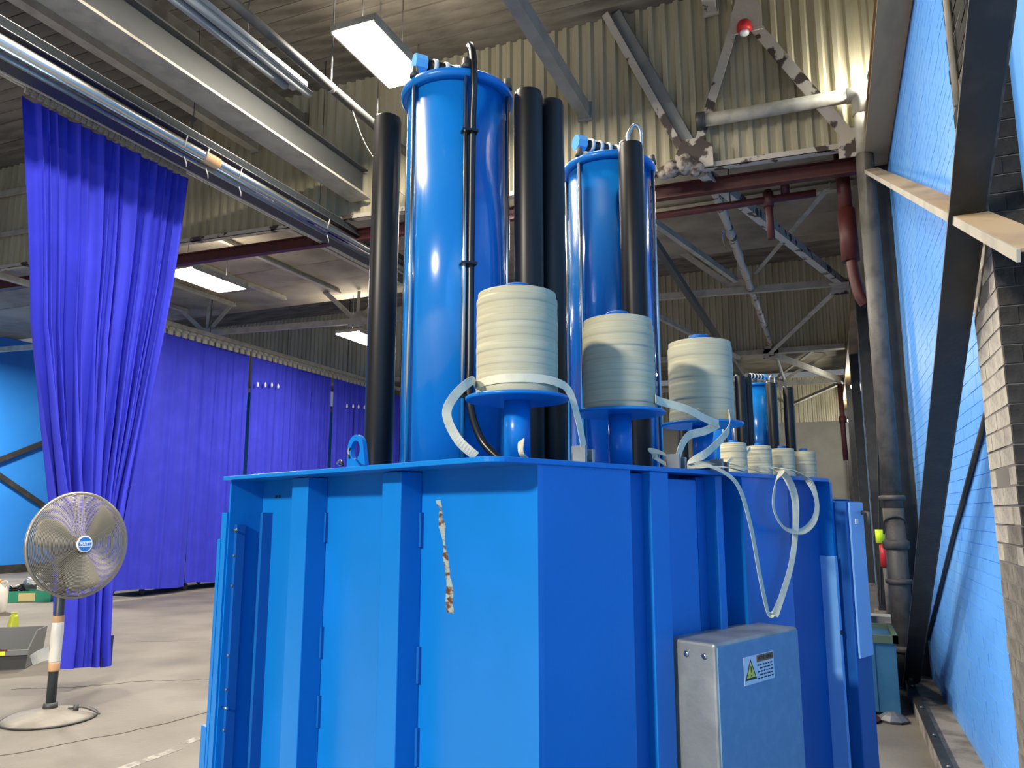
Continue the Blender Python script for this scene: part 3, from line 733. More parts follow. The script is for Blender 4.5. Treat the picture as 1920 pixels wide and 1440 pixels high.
mb = MB(); mb.plate([(.035, 2.4, -.155), (-.10, 2.4, -.175), (-.10, 2.4, -.185), (.035, 2.4, -.168)], (0, 11, 0)); mb.build('dark_tray', 'hood', o)
for y in (3.2, 5.55, 5.85, 6.35, 8.0, 10.4, 12.2):
    mb = MB(); mb.tube([(0.09, y, 0.06), (0.075, y, 0.0), (0.05, y + .01, -0.06)], 0.006, 6); mb.tube([(0.04, y + .02, -0.15), (0.045, y + .05, -0.21), (0.03, y + .07, -0.24)], 0.006, 6); mb.build('clip', 'rail', o)
for y in (3.6, 5.7, 7.9, 10.6):
    mb = MB(); mb.tube([(-.005, y, 0.2), (-.005, y, 0.90 if y > 8.5 else 2.3)], 0.005, 6); mb.build('hanger', 'darksteel', o)
mb = MB(); mb.lathe([(0.0655, 5.85), (0.068, 5.87), (0.068, 6.05), (0.0655, 6.07)], 18, (0, 0, 0), 'y'); mb.build('sleeve', 'tape', o, label='dull tan sleeve on the polished tube')

o = empty('curtain_track', (-6.52, 0, 5.43)); tag(o, 'pale curtain track carrying the gathered front curtain', 'track')
mb = MB(); mb.box(-.03, .03, 2.4, 13.5, 0.0, 0.045); mb.build('rail', 'rail', o)
mb = MB(); mb.box(-.03, -.02, 2.4, 13.5, -0.03, 0.0); mb.box(.02, .03, 2.4, 13.5, -0.03, 0.0); mb.build('lips', 'rail', o)
mb = MB(); mb.box(-.012, .012, -.018, .018, -0.085, 0.0); gl = mb.mesh('glider', 'pipelight')
for i in range(30):
    link('glider', gl, o, (0, 4.28 + i * 0.064, 0.0))
o = empty('curtain_track', (-12.3, 0, 5.36)); tag(o, 'dull curtain track carrying the row of far blue curtains', 'track')
mb = MB(); mb.box(-.05, .05, 6.0, 24, 0.0, 0.09); mb.build('rail', 'cream', o)
mb = MB(); mb.box(-.02, .02, -.05, .05, -0.17, 0.0); mb.box(-.05, .05, -.06, .06, -0.07, -.02); gl = mb.mesh('glider', 'cream')
for i in range(48):
    link('glider', gl, o, (0.0, 10.2 + i * 0.19, 0.0))
mb = MB()
for y in (7.5, 10, 12.6, 15.2, 17.8): mb.tube([(0, y, 0.09), (0, y, 0.92 if y < 14 else 2.2)], 0.012, 6)
mb.build('hangers', 'darksteel', o)

def interp(tab, z):
    if z >= tab[0][0]: return tab[0][1]
    for (z0, v0), (z1, v1) in zip(tab, tab[1:]):
        if z >= z1:
            t = (z0 - z) / (z0 - z1); return v0 + (v1 - v0) * t
    return tab[-1][1]
def curtain_mesh(left, right, ztop, zbot, nf, amp, nu, nv, seed, base=0.0, gather=1.0):
    rnd = random.Random(seed)
    ph = [rnd.uniform(0, 6.28) for _ in range(4)]; cyc = [nf, nf * 0.53, nf * 1.9, nf * 0.27]
    warp = [rnd.uniform(-.5, .5) for _ in range(9)]
    vs = []; fs = []
    w0 = interp(right, 9) - interp(left, 9)
    for j in range(nv + 1):
        v = j / nv
        for i in range(nu + 1):
            u = i / nu
            uu = u + 0.016 * math.sin(6.28 * (u * 3 + ph[0])) + 0.012 * math.sin(6.28 * (u * 5 + ph[1]) + v * 1.3)
            zt = ztop(u) if callable(ztop) else ztop; zb = zbot(u) if callable(zbot) else zbot
            z = zt + (zb - zt) * v
            l, r = interp(left, z), interp(right, z)
            sq = min(2.6, (w0 / max(r - l, .05)) ** 0.75)
            a = amp * sq * gather * (0.55 + 0.45 * min(1, v * 6))
            d = a * (0.60 * math.sin(6.28 * cyc[0] * uu + ph[0]) + 0.35 * math.sin(6.28 * cyc[1] * uu + ph[1] + v * 1.2) + 0.16 * math.sin(6.28 * cyc[2] * uu + ph[2] - v) + 0.22 * math.sin(6.28 * cyc[3] * uu + ph[3] + v * 2.2))
            y = l + (r - l) * u + 0.35 * a * math.cos(6.28 * cyc[0] * uu + ph[0])
            vs.append((base + d, y, z))
    n = nu + 1
    for j in range(nv):
        for i in range(nu):
            fs.append((j*n+i, j*n+i+1, (j+1)*n+i+1, (j+1)*n+i))
    mb = MB(); mb.add(vs, fs, True); return mb
L_ = [(5.33, 4.27), (4.3, 4.43), (3.3, 4.57), (2.37, 4.79), (1.65, 4.98), (1.0, 5.12), (0.5, 5.16), (0.15, 5.15)]
R_ = [(5.40, 6.24), (4.68, 6.18), (4.04, 6.12), (3.42, 6.03), (2.48, 5.87), (1.76, 5.72), (0.9, 5.58), (0.4, 5.60), (0.13, 5.63)]
o = empty('curtain', (-6.56, 0, 0)); tag(o, 'gathered royal blue curtain hanging in front behind the pedestal fan', 'curtain')
c = curtain_mesh(L_, R_, lambda u: 5.33 + 0.02 * u, lambda u: 0.22 - 0.06 * u, 17, 0.050, 300, 70, 3).build('drape', 'curtain', o)
mb = curtain_mesh([(9, 5.53)], [(9, 5.66)], 0.44, 0.16, 2, 0.015, 20, 6, 5, base=0.10); mb.build('hem_lining', 'hem', o, label='navy lining showing at the lower corner')

ys = [9.95, 12.42, 13.98, 15.75, 17.2, 19.0, 21.0]
labs = ['far royal blue curtain beside the front curtain, leftmost of the far row', 'far blue curtain with a smooth upper half, second of the far row', 'far blue curtain with four light specks above the press end, third of the far row',
        'plain pleated far blue curtain, fourth of the far row', 'far blue curtain with fainter light specks, fifth of the far row', 'far blue curtain beside the left black tank, last of the far row']
for i in range(6):
    y0, y1 = ys[i], ys[i+1]
    mb = curtain_mesh([(9, y0 + .02)], [(9, y1 - .02)], 5.22, lambda u: 0.14 + 0.03 * math.sin(u * 5 + i), 9 + 2 * (i > 2) * 2, 0.035 + 0.012 * (i > 2), 110, 14, 20 + i, base=0.0)
    o = mb.build('curtain', 'curtain'); o.location = (-12.33 - 0.06 * (i % 2), 0, 0); tag(o, labs[i], 'curtain', 'far blue curtains')
    for (y, z) in {2: ((14.13, 4.54), (14.39, 4.575), (14.62, 4.61), (14.85, 4.61)), 4: ((17.75, 4.5), (18.05, 4.53), (18.32, 4.55), (18.62, 4.57))}.get(i, ()):
        mb2 = MB(); mb2.lathe([(.010, .05), (.026, .08), (.026, .12), (.008, .17)], 10, (0.085, y, z - .1)); mb2.build('light_speck', 'white', o, label='small white patch standing in for a speck of light on the cloth')  # white beads stand in for specks of light on the curtain
# trolley wheels under the far curtain
o = empty('trolley', (-13.02, 12.9, 0)); tag(o, 'low dark trolley on castors under the far curtains', 'trolley')
mb = MB(); mb.box(-.5, .5, -1.6, 1.6, 0.16, 0.24); mb.build('deck', 'col', o)
for x in (-.4, .4):
    for y in (-1.3, -.2, 1.0):
        mb = MB(); mb.lathe([(.055, -.02), (.07, -.012), (.07, .012), (.055, .02)], 14, (x, y, .07), 'x'); mb.box(x - .03, x + .03, y - .012, y + .012, .09, .16); mb.build('castor', 'col', o)

# X brace on the left wall
o = empty('wall_brace', (-20.42, 0, 0)); tag(o, 'brown steel brace in a V on the far left blue wall', 'brace')
member(o, 'upper_leg', (0, 13.0, 2.62), (0, 16.5, 4.25), 0.14, 0.05, 'darksteel', 'flat', (1, 0, 0))
member(o, 'lower_leg', (0, 13.0, 3.05), (0, 17.2, 0.6), 0.14, 0.05, 'darksteel', 'flat', (1, 0, 0))

# ================================================================== THE PRESSES
AZ = R(90 - 23.9)
CAMD = (-1.243, -1.393)

def arc(cx, cy, r, a0, a1, n=6):
    return [(cx + r*math.cos(R(a0 + (a1-a0)*i/n)), cy + r*math.sin(R(a0 + (a1-a0)*i/n))) for i in range(n+1)]

def cylinder_part(root, ca, cb, zb, zt, rod_phase, hose=True, capdir=1):
    """hydraulic cylinder: child of root; sub-parts below"""
    r = 0.185
    mb = MB(); mb.lathe([(r, zb + .012), (r, zt - .03)], 72, (ca, cb, 0))
    c = mb.build('cylinder', 'cyl', root)
    mb = MB(); mb.lathe([(.20, zt - .03), (.211, zt - .026), (.211, zt - .004), (.207, zt)], 64, (ca, cb, 0)); mb.build('end_flange', 'paint', c)
    mb = MB(); mb.lathe([(.225, zb), (.225, zb + .014)], 64, (ca, cb, 0)); mb.build('base_flange', 'paint', c)
    phi = math.atan2(CAMD[1] - cb, CAMD[0] - ca)
    for k in range(6):
        a = phi + R(rod_phase + 60 * k); x, y = ca + .1985*math.cos(a), cb + .1985*math.sin(a)
        mb = MB(); mb.tube([(x, y, zb + .014), (x, y, zt + .01)], .0085, 10); mb.build('tie_rod', 'chrome', c)
        mb = MB(); mb.lathe([(.018, zt), (.018, zt + .016), (.014, zt + .02), (.012, zt + .042), (.004, zt + .047)], 12, (x, y, 0)); mb.build('cap_nut', 'darksteel', c)
    # exhaust muffler lying on the end flange
    ex, ey, ez = ca - .02, cb + .005, zt + .098
    d = Vector((.92, -.30 , 0)).normalized() * capdir
    p0 = Vector((ex, ey, ez)) - d * .155; p1 = Vector((ex, ey, ez)) + d * .12
    mb = MB(); mb.tube([p0, p0 + d*.045], .036, 8); cp = mb.build('muffler_cap', 'cap', c)
    for pp in cp.data.polygons: pp.use_smooth = False
    mb = MB(); mb.tube([p0 + d*.045, p1], .027, 14); mb.build('muffler', 'rubber', c)
    mb = MB(); mb.tube([Vector((ex, ey, zt - .002)), Vector((ex, ey, ez))], .022, 10); mb.tube([Vector((ex, ey, zt)) + d*.07, Vector((ex, ey, ez)) + d*.07], .016, 10); mb.build('muffler_stem', 'darksteel', c)
    for k in range(4):
        q = p0 + d * (.072 + .045 * k)
        mb = MB(); mb.tube([q, q + d*.016], .032, 14); mb.build('muffler_ring', 'white', c)
    if hose:
        a = phi + R(15); e = Vector((math.cos(a), math.sin(a), 0)); cc = Vector((ca, cb, 0))
        a2 = phi + R(24); e2 = Vector((math.cos(a2), math.sin(a2), 0))
        pts = [cc + e2*.135 + V(0,0,zt), cc + e2*.138 + V(0,0,zt+.06), cc + e*.165 + V(0,0,zt+.115), cc + e*.205 + V(0,0,zt+.06), cc + e*.222 + V(0,0,zt-.06), cc + e*.206 + V(0,0,zt-.25), cc + e*.202 + V(0,0,zt-.8), cc + e*.204 + V(0,0,zb+.38), cc + e*.206 + V(0,0,zb+.22), cc + e2*.225 + V(0,0,zb+.10), cc + e2*.27 + V(.03,-.03,zb+.03)]
        mb = MB(); mb.tube(smooth_path(pts, 8), .0125, 10); mb.build('hose', 'rubber', c)
        for zz in (zt - .24, zt - .72, zb + .24):
            a3 = phi + R(12); p = cc + V(math.cos(a3)*.205, math.sin(a3)*.205, zz)
            mb = MB(); ww = V(-math.sin(a3), math.cos(a3), 0); n_ = V(math.cos(a3), math.sin(a3), 0)
            mb.bar(p - ww*.028 + n_*.004, p + ww*.028 + n_*.004, .036, .008, (0, 0, 1)); mb.build('cable_tie', 'rubber', c)
    return c

def tank_part(root, a, b, zb, zt, r=.053, loop=False):
    mb = MB(); mb.lathe([(r*.9, zb), (r, zb + .01), (r, zt - .012), (r*.93, zt), (r*.93, zt + .004)], 32, (a, b, 0)); t = mb.build('air_tank', 'black', root)
    mb = MB(); mb.lathe([(.016, zt), (.016, zt + .018), (.010, zt + .024)], 10, (a - .02, b + .025, 0)); mb.build('plug', 'steel', t)
    if loop:
        mb = MB(); mb.tube(smooth_path([(a - .0, b + .012, zt), (a - .005, b + .01, zt + .05), (a + .012, b - .012, zt + .095), (a + .03, b - .028, zt + .075), (a + .032, b - .03, zt + .02), (a + .032, b - .03, zt)]), .008, 10); mb.build('hose_loop', 'polish', t)
    return t

def spool_stand(root, a, b, zp):
    mb = MB(); mb.tube([(a, b, zp), (a, b, 1.914)], .0375, 28); s_ = mb.build('spool_stand', 'paint', root)
    mb = MB(); mb.lathe([(.144, 1.912), (.148, 1.915), (.148, 1.920), (.144, 1.923)], 48, (a, b, 0)); mb.build('disc', 'paint', s_)
    mb = MB(); mb.lathe([(.040, 1.923), (.040, 2.246), (.036, 2.252), (.020, 2.254)], 24, (a, b, 0)); mb.build('spindle', 'paint_dark', s_)
    return s_

def spool(a, b, root_mtx, label, full=1.0, seed=0, lean=0.0):
    """strap spool: a top-level thing resting on the stand's disc"""
    rnd = random.Random(seed)
    loc = root_mtx @ Vector((a, b, 1.923))
    o = empty('strap_spool', loc, AZ); tag(o, label, 'spool')
    prof = [(.046, .0), (.117*full, .0)]
    n = 15; H = .298
    for i in range(n):
        z0 = H * i / n; z1 = H * (i + 1) / n
        rr = .117 * full + rnd.uniform(-.0009, .0009) - (0.004 if i == n - 1 else 0)
        prof += [(rr - .0003, z0 + .0004), (rr, z0 + .006), (rr, z1 - .006), (rr - .0003, z1 - .0004)]
    prof += [(.106*full, H + .002), (.046, H + .003)]
    mb = MB(); mb.lathe(prof, 56); mb.build('winding', 'yarn', o)
    mb = MB(); mb.lathe([(.041, .001), (.046, .001), (.046, H + .006), (.041, H + .006), (.041, .001)], 24); mb.build('core_tube', 'galv', o)
    return o

def press(loc, label, zt, main=True):
    root = empty('baling_press', loc, AZ); tag(root, label, 'press', 'strapping presses in a row')
    A1, B1 = 1.86, 1.50
    ZP = 1.735
    poly = arc(.05, -.03 + .05, .05, 180, 270) + arc(A1 - .05, .02, .05, 270, 360) + [(A1, B1), (0.0, B1)]
    mb = MB(); mb.prism(poly, ZP - .014, ZP); mb.build('top_plate', 'paint', root, .002)
    # left (end) wall and its ribs
    mb = MB(); mb.box(.16, .18, -.02, 1.50, 0.03, ZP - .014); mb.build('end_panel', 'rustpaint' if main else 'paint', root)
    for (b0, b1) in ((.46, .556), (1.0, 1.112)):
        mb = MB(); mb.box(.082, .16, b0, b1, .03, ZP - .016); mb.build('rib', 'paint', root, .003)
        for z in (1.50, 1.12, .9):
            mb = MB(); mb.box(.150, .162, b0 - .010, b0 + .001, z, z + .10); mb.build('weld_bead', 'paint_dark', root)
    mb = MB(); mb.box(.03, .16, 1.488, 1.50, .03, ZP - .014); mb.build('side_flange', 'paint', root)
    mb = MB(); mb.box(.022, .034, 1.496, 1.540, .03, 1.60); mb.box(.020, .034, 1.536, 1.562, .03, 1.50); mb.box(.018, .034, 1.555, 1.60, .03, .82); mb.build('flange_lip', 'paint', root)
    mb = MB(); mb.box(.052, .085, 1.468, 1.489, .03, 1.555); hb = mb.build('hinge_bar', 'paint_dark', root)
    mb = MB(); mb.box(.12, .16, 1.40, 1.42, .03, 1.60); mb.build('hinge_angle', 'paint_dark', root)
    for z in (1.53, 1.44, 1.33, 1.08, .96, .82):
        mb = MB(); mb.tube([(.045, 1.474, z), (.053, 1.474, z)], .005, 8); mb.build('rivet', 'steel', hb)
    for z in (1.535, .90):
        mb = MB(); mb.tube([(.040, 1.48, z), (.040, 1.437, z + .002)], .0045, 8); mb.build('hinge_pin', 'chrome', root)
    for b in (1.352, 1.377):
        mb = MB(); mb.tube([(.156, b, 1.66), (.1595, b, 1.66)], .006, 8); mb.build('bolt_hole', 'ink', root)
    # long side: wall, posts, recesses
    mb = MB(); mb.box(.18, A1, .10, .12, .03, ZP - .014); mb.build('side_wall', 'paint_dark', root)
    mb = MB(); mb.box(.18, .540, -.02, -.004, .03, ZP - .014); mb.build('side_panel', 'paint', root)
    mb = MB(); mb.box(.528, .540, -.004, .10, .03, ZP - .014); mb.build('side_panel_return', 'paint', root)
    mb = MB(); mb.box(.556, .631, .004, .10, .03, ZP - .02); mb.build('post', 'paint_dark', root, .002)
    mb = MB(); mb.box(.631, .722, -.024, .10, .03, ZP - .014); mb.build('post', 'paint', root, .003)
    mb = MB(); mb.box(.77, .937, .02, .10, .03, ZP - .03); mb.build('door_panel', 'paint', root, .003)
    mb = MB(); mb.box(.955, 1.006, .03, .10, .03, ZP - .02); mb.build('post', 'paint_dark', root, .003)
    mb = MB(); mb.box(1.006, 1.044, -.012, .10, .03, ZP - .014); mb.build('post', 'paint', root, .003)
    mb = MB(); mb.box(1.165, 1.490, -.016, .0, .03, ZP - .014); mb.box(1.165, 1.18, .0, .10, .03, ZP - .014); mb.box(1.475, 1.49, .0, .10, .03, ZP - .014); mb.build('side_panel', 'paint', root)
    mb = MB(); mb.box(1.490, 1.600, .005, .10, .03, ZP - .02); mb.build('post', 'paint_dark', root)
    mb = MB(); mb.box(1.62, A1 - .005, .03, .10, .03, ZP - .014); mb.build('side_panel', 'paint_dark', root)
    mb = MB(); mb.box(A1 - .02, A1, -.02, 1.50, .03, ZP - .014); mb.build('end_panel', 'paint', root)
    mb = MB(); mb.box(.18, A1 - .02, 1.48, 1.495, .03, ZP - .014); mb.build('back_wall', 'paint', root)
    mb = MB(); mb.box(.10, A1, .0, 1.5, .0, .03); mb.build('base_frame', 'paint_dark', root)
    # cylinders, tanks, stands
    cylinder_part(root, .472, .70, ZP, zt, 8.6, True, 1)
    cylinder_part(root, 1.373, .70, ZP, zt, 20, False, 1 if main else -1)
    dz = zt - .03
    tank_part(root, .343, .97, ZP, dz)
    tank_part(root, .612, .46, ZP, dz)
    tank_part(root, .722, .455, ZP, dz)
    tank_part(root, 1.21, .45, ZP, dz, loop=True)
    if not main: tank_part(root, 1.50, .41, ZP, dz - .02)
    # lifting lug at the plate edge
    mb = MB(); prof = arc(.0, .0, .046, 0, 180, 14); prof = [(x, z + .062) for x, z in prof]
    outer = [(.046, 0.0)] + prof + [(-.062, 0.0)]
    inner = arc(0, .060, .024, 0, 360, 18)[:-1]
    n = len(outer); vs = []; fs = []
    # ring-shaped plate: bridge outer outline to hole by radial matching
    outl = []
    for i in range(36):
        an = 2*math.pi*i/36; dx, dz_ = math.cos(an), math.sin(an)
        best = 9
        for (x0, z0), (x1, z1) in zip(outer, outer[1:] + outer[:1]):
            ex, ez = x1-x0, z1-z0; den = dx*ez - dz_*ex
            if abs(den) < 1e-9: continue
            tt = (x0*ez - (z0-.060)*ex) / den; uu = (x0*dz_ - (z0-.060)*dx) / den
            if tt > 0 and -1e-6 <= uu <= 1+1e-6: best = min(best, tt)
        outl.append((dx*best, .060 + dz_*best))
    for t_ in (0, .014):
        for i in range(36):
            an = 2*math.pi*i/36
            vs.append((.075 + t_, .70 + outl[i][0], ZP + outl[i][1]))
            vs.append((.075 + t_, .70 + .026*math.cos(an), ZP + .060 + .030*math.sin(an)))
    for i in range(36):
        j = (i+1) % 36
        fs += [(2*i, 2*j, 2*j+1, 2*i+1), (72+2*i, 72+2*i+1, 72+2*j+1, 72+2*j), (2*i, 72+2*i, 72+2*j, 2*j), (2*i+1, 2*j+1, 72+2*j+1, 72+2*i+1)]
    mb.add(vs, fs); mb.build('lifting_lug', 'paint', root)
    return root

P0 = Vector((-0.77, 1.701, 0))
zt1 = 3.150
baler = press(P0, 'large blue strapping press in front with two tall blue cylinders', zt1)
RM = Matrix.Translation(P0) @ Matrix.Rotation(AZ, 4, 'Z')
SP = [(.262, .16), (.72, .155), (1.205, .155)]
for a, b in SP: spool_stand(baler, a, b, 1.735)
# wire tie in the lug
mb = MB(); mb.tube(smooth_path([(.068, .72, 1.80), (.05, .70, 1.785), (.03, .66, 1.765), (.01, .63, 1.77)]), .004, 6); mb.tube(smooth_path([(.075, .78, 1.752), (.03, .73, 1.752), (.0, .66, 1.755), (-.004, .64, 1.74)]), .004, 6)
mb.build('wire_tie', 'rubber', baler)
# strap guide clips
for i, (a, b) in enumerate(((.40, .03), (.855, .03), (1.16, .06))):
    mb = MB(); mb.box(a - .022, a - .012, b - .02, b + .03, 1.735, 1.785); mb.box(a + .012, a + .022, b - .02, b + .03, 1.735, 1.775); mb.box(a - .022, a + .022, b + .024, b + .03, 1.735, 1.765)
    mb.build('strap_clip', 'galv', baler, .001)
# galvanised terminal box on the long side
mb = MB(); mb.box(.74, 1.237, -.150, .02, .10, 1.232)
bx = mb.build('terminal_box', 'galv', baler, .008, label='dented galvanised box with a grey blue door')
mb = MB(); mb.box(.748, 1.230, -.1535, -.1495, .12, 1.222); mb.build('box_door', 'boxblue', bx)
for b in (-.115, -.055):
    mb = MB(); mb.lathe([(.0085, .0), (.0085, .004), (.004, .0055)], 12, (0, 0, 0), 'x'); sc = mb.build('screw', 'chrome', bx)
    sc.location = (.740, b, 1.195); sc.rotation_euler = (0, 0, math.pi)
mb = MB(); mb.box(.885, 1.063, -.1545, -.1535, 1.098, 1.178); stk = mb.build('warning_sticker', 'sticker', bx)
mb = MB(); mb.box(.958, 1.060, -.1552, -.1545, 1.156, 1.176); mb.build('header_band', 'orange', stk)
tri = lambda s, cx, cz: [(cx - s, 0, cz - s*.85), (cx + s, 0, cz - s*.85), (cx, 0, cz + s*.95)]
mb = MB(); mb.plate([(x, -.1546, z) for x, y, z in tri(.033, .922, 1.139)], (0, -.0006, 0)); mb.build('triangle_border', 'ink', stk)
mb = MB(); mb.plate([(x, -.1553, z) for x, y, z in tri(.024, .922, 1.138)], (0, -.0005, 0)); mb.build('triangle_field', 'yellow', stk)
fm = Matrix.Rotation(R(90), 4, 'X')
text('exclamation_mark', '!', .042, 'ink', stk, Matrix.Translation((.922, -.1560, 1.134)) @ fm)
text('header_word', 'WARNING', .018, 'ink', stk, Matrix.Translation((1.009, -.1556, 1.166)) @ fm)
rnd = random.Random(4)
mb = MB()
for i in range(5):
    x = .962 + (.012 if i in (1, 3) else 0); z = 1.147 - i * .0095
    while x < 1.052:
        w = rnd.uniform(.008, .020); mb.box(x, min(x + w, 1.056), -.1549, -.1544, z - .0022, z + .0018); x += w + .005
mb.build('small_print', 'ink', stk)
# control cabinet at the far end of the long side
mb = MB(); mb.box(1.875, 2.02, -.065, .30, .03, 1.645); cc_ = mb.build('control_cabinet', 'paint_dark', baler, .004)
mb = MB(); mb.box(1.89, 2.018, -.074, -.066, 1.04, 1.64); cd = mb.build('cabinet_door', 'paint_light', cc_, .002)
mb = MB(); mb.box(1.93, 1.955, -.077, -.074, 1.555, 1.575); mb.build('badge_plate', 'white', cd)
mb = MB(); mb.tube([(2.0, -.074, 1.60), (2.0, -.10, 1.60), (2.0, -.10, 1.55)], .009, 8); mb.build('latch', 'darksteel', cd)
mb = MB(); mb.box(1.822, 1.843, -.03, .03, .08, 1.43); cv = mb.build('cover_strip', 'paint_light', baler, label='pale grey blue cover strip')
mb = MB(); mb.tube([(1.832, -.03, 1.14), (1.832, -.034, 1.14)], .009, 10); mb.build('screw', 'ink', cv)

# spools of the front press with their loose straps
ns = ['leftmost big cream strap spool standing on the front press, a strap loop at its left', 'middle big cream strap spool on the front press, a strap zigzagging off its right side', 'third big cream strap spool on the front press, its strap hanging down the blue side']
sp = [spool(a, b, RM, ns[i], 1.0, i) for i, (a, b) in enumerate(SP)]
def local_pts(i, pts):
    a0, b0 = SP[i]; return [(a - a0, b - b0, z - 1.923) for a, b, z in pts]
up3 = lambda n: [(0, 0, 1)] * n
def strap(i, pts, w=.024, wd=None):
    mb = MB(); ribbon(mb, local_pts(i, pts), wd or up3(len(pts)), w, .0018); return mb.build('loose_strap', 'strap', sp[i])
a0, b0 = SP[0]
r_ = .1195
ring = [(a0 + r_*math.cos(R(an)), b0 + r_*math.sin(R(an)), 1.952 + dz) for an, dz in ((150, 0), (180, .003), (205, .006), (230, .007), (255, .007))]
# wraps the foot of the first spool, leaves at the right and drops to the clip
strap(0, ring + [(a0 + .02, b0 - .128, 1.955), (.335, .028, 1.935), (.362, .02, 1.86), (.385, .022, 1.79), (.398, .028, 1.755)],
      wd=[(0,0,1)]*5 + [(0, .1, 1), (.3, .0, .8), (.7, 0, .4), (.8, 0, .3), (.8, 0, .3)])
# loop that swings out on the left
strap(0, [(a0 - .10, b0 + .065, 1.955), (.09, .16, 1.95), (.02, .145, 1.90), (-.025, .12, 1.845), (-.012, .09, 1.78), (.03, .07, 1.740)],
      wd=[(0,0,1), (.1,.1,1), (-.5,.2,.6), (-.7,.3,.15), (-.6,.3,-.2), (-.4,.6,-.4)])
strap(0, [(.20, .06, 1.739), (.17, .05, 1.756), (.19, .07, 1.79)], wd=[(0,1,0), (0.3,1,0), (.3,1,.2)])
# second spool: off to the right, folded back to the clip
strap(1, [(.72 + .03, .155 - .121, 1.955), (.79, .045, 1.952), (.90, .02, 1.935), (1.0, .015, 1.912), (1.085, .015, 1.90)],
      wd=[(0,0,1), (.1,0,1), (.25,0,1), (.35,0,1), (.4,0,1)], w=.027)
strap(1, [(1.088, .017, 1.90), (1.02, .03, 1.872), (.93, .035, 1.85), (.87, .03, 1.80), (.853, .03, 1.75)],
      wd=[(.3,0,1), (-.3,0,1), (-.5,0,.9), (-.8,0,.4), (-.9,0,.1)], w=.027)
strap(1, [(.86, .06, 1.745), (.82, .09, 1.775), (.84, .12, 1.80), (.90, .11, 1.79), (.93, .08, 1.745)], wd=[(0,.6,.6)]*5, w=.027)
# third spool: long tails hanging over the plate edge
strap(2, [(1.205 - .02, .155 - .121, 1.95), (1.12, .0, 1.88), (.99, .0, 1.80), (.87, -.01, 1.755), (.95, -.045, 1.742), (1.06, -.06, 1.69), (1.13, -.06, 1.56), (1.176, -.06, 1.39), (1.215, -.06, 1.275), (1.245, -.06, 1.262), (1.28, -.06, 1.275), (1.40, -.06, 1.42), (1.452, -.06, 1.57), (1.455, -.055, 1.68), (1.405, -.03, 1.755), (1.33, .02, 1.765)],
      wd=[(0,0,1), (.3,0,1), (.2,0,1), (0,1,.2), (.3,.6,.5), (.9,.2,.3), (1,.1,.1), (1,.1,.1), (1,.2,.2), (.6,1,.4), (-.8,.4,.5), (-1,.2,.2), (-1,.5,.1), (-.7,.8,.1), (-.2,1,.2), (0,1,0)], w=.026)
strap(2, [(1.42, .0, 1.752), (1.385, -.05, 1.745), (1.315, -.062, 1.70), (1.285, -.065, 1.62), (1.33, -.065, 1.56), (1.40, -.065, 1.535), (1.50, -.065, 1.535), (1.59, -.065, 1.575), (1.62, -.065, 1.64), (1.575, -.062, 1.715), (1.47, -.045, 1.755), (1.40, .01, 1.758)],
      wd=[(0,1,0), (.3,.8,.1), (.9,.3,.2), (1,.2,0), (.7,.4,.5), (.2,.6,.7), (-.2,.6,.7), (-.7,.4,.5), (-1,.2,0), (-.8,.4,.4), (-.2,1,.2), (0,1,0)], w=.024)
strap(2, [(.93, .10, 1.742), (1.05, .09, 1.762), (1.18, .08, 1.776), (1.3, .06, 1.765), (1.42, .03, 1.742)], wd=[(0,1,.3)]*5, w=.045)
strap(2, [(.9, .06, 1.740), (1.0, .02, 1.750), (1.1, .0, 1.752), (1.2, -.0, 1.742)], wd=[(0,1,.2)]*4, w=.03)

# second press in the row
P2 = Vector((-0.597, 7.049, 0))
press2 = press(P2, 'second blue strapping press farther back behind the front press', 2.955, False)
RM2 = Matrix.Translation(P2) @ Matrix.Rotation(AZ, 4, 'Z')
n2 = ['first small spool from the left on the rear press', 'second small spool from the left on the rear press', 'third small spool from the left on the rear press', 'fourth small spool at the right end of the rear press']
sp2 = []
for i in range(4):
    a, b = .10 + .46 * i, .27
    spool_stand(press2, a, b, 1.735)
    sp2.append(spool(a, b, RM2, 'cream strap spool, ' + n2[i], 1.0, 10 + i))
mb = MB(); ribbon(mb, [(-.13, -.06, .16), (-.24, -.04, .06), (-.2, -.1, .02), (.0, -.125, .08), (.12, -.06, .2), (.25, -.03, .27)], [(0,0,1)]*6, .03, .002)
mb.build('loose_strap', 'strap', sp2[0])

# ================================================================== PEDESTAL FAN
o = empty('pedestal_fan', (-5.80, 4.53, 0)); tag(o, 'grey pedestal fan on a taped pole before the gathered blue curtain', 'fan')
mb = MB(); mb.lathe([(.33, .0), (.335, .012), (.30, .03), (.20, .055), (.08, .075), (.05, .085)], 40); mb.build('base', 'fanbase', o)
mb = MB(); mb.tube([(.335*math.cos(2*math.pi*i/40), .335*math.sin(2*math.pi*i/40), .01) for i in range(40)], .008, 6, closed=True); mb.build('base_rim', 'bindark', o)
mb = MB(); mb.lathe([(.055, .08), (.05, .12), (.04, .125)], 20); mb.build('socket', 'darksteel', o)
mb = MB(); mb.tube([(0, 0, .10), (0, 0, 1.25)], .036, 18); mb.build('pole', 'pole', o)
mb = MB(); mb.lathe([(.039, .42), (.044, .44), (.043, .56), (.046, .66), (.042, .735), (.038, .74)], 18); mb.build('white_wrap', 'jug', o, label='white wrap around the pole')
for z0, z1 in ((.36, .43), (.725, .785)):
    mb = MB(); mb.lathe([(.040, z0), (.0425, z0 + .01), (.0425, z1 - .01), (.040, z1)], 18); mb.build('tape', 'tape', o)
mb = MB(); ribbon(mb, [(-.02, -.04, .50), (-.03, -.10, .49), (-.05, -.16, .46)], [(0,0,1), (.1,0,1), (.4,0,1)], .10, .002); mb.build('loose_wrap', 'jug', o)
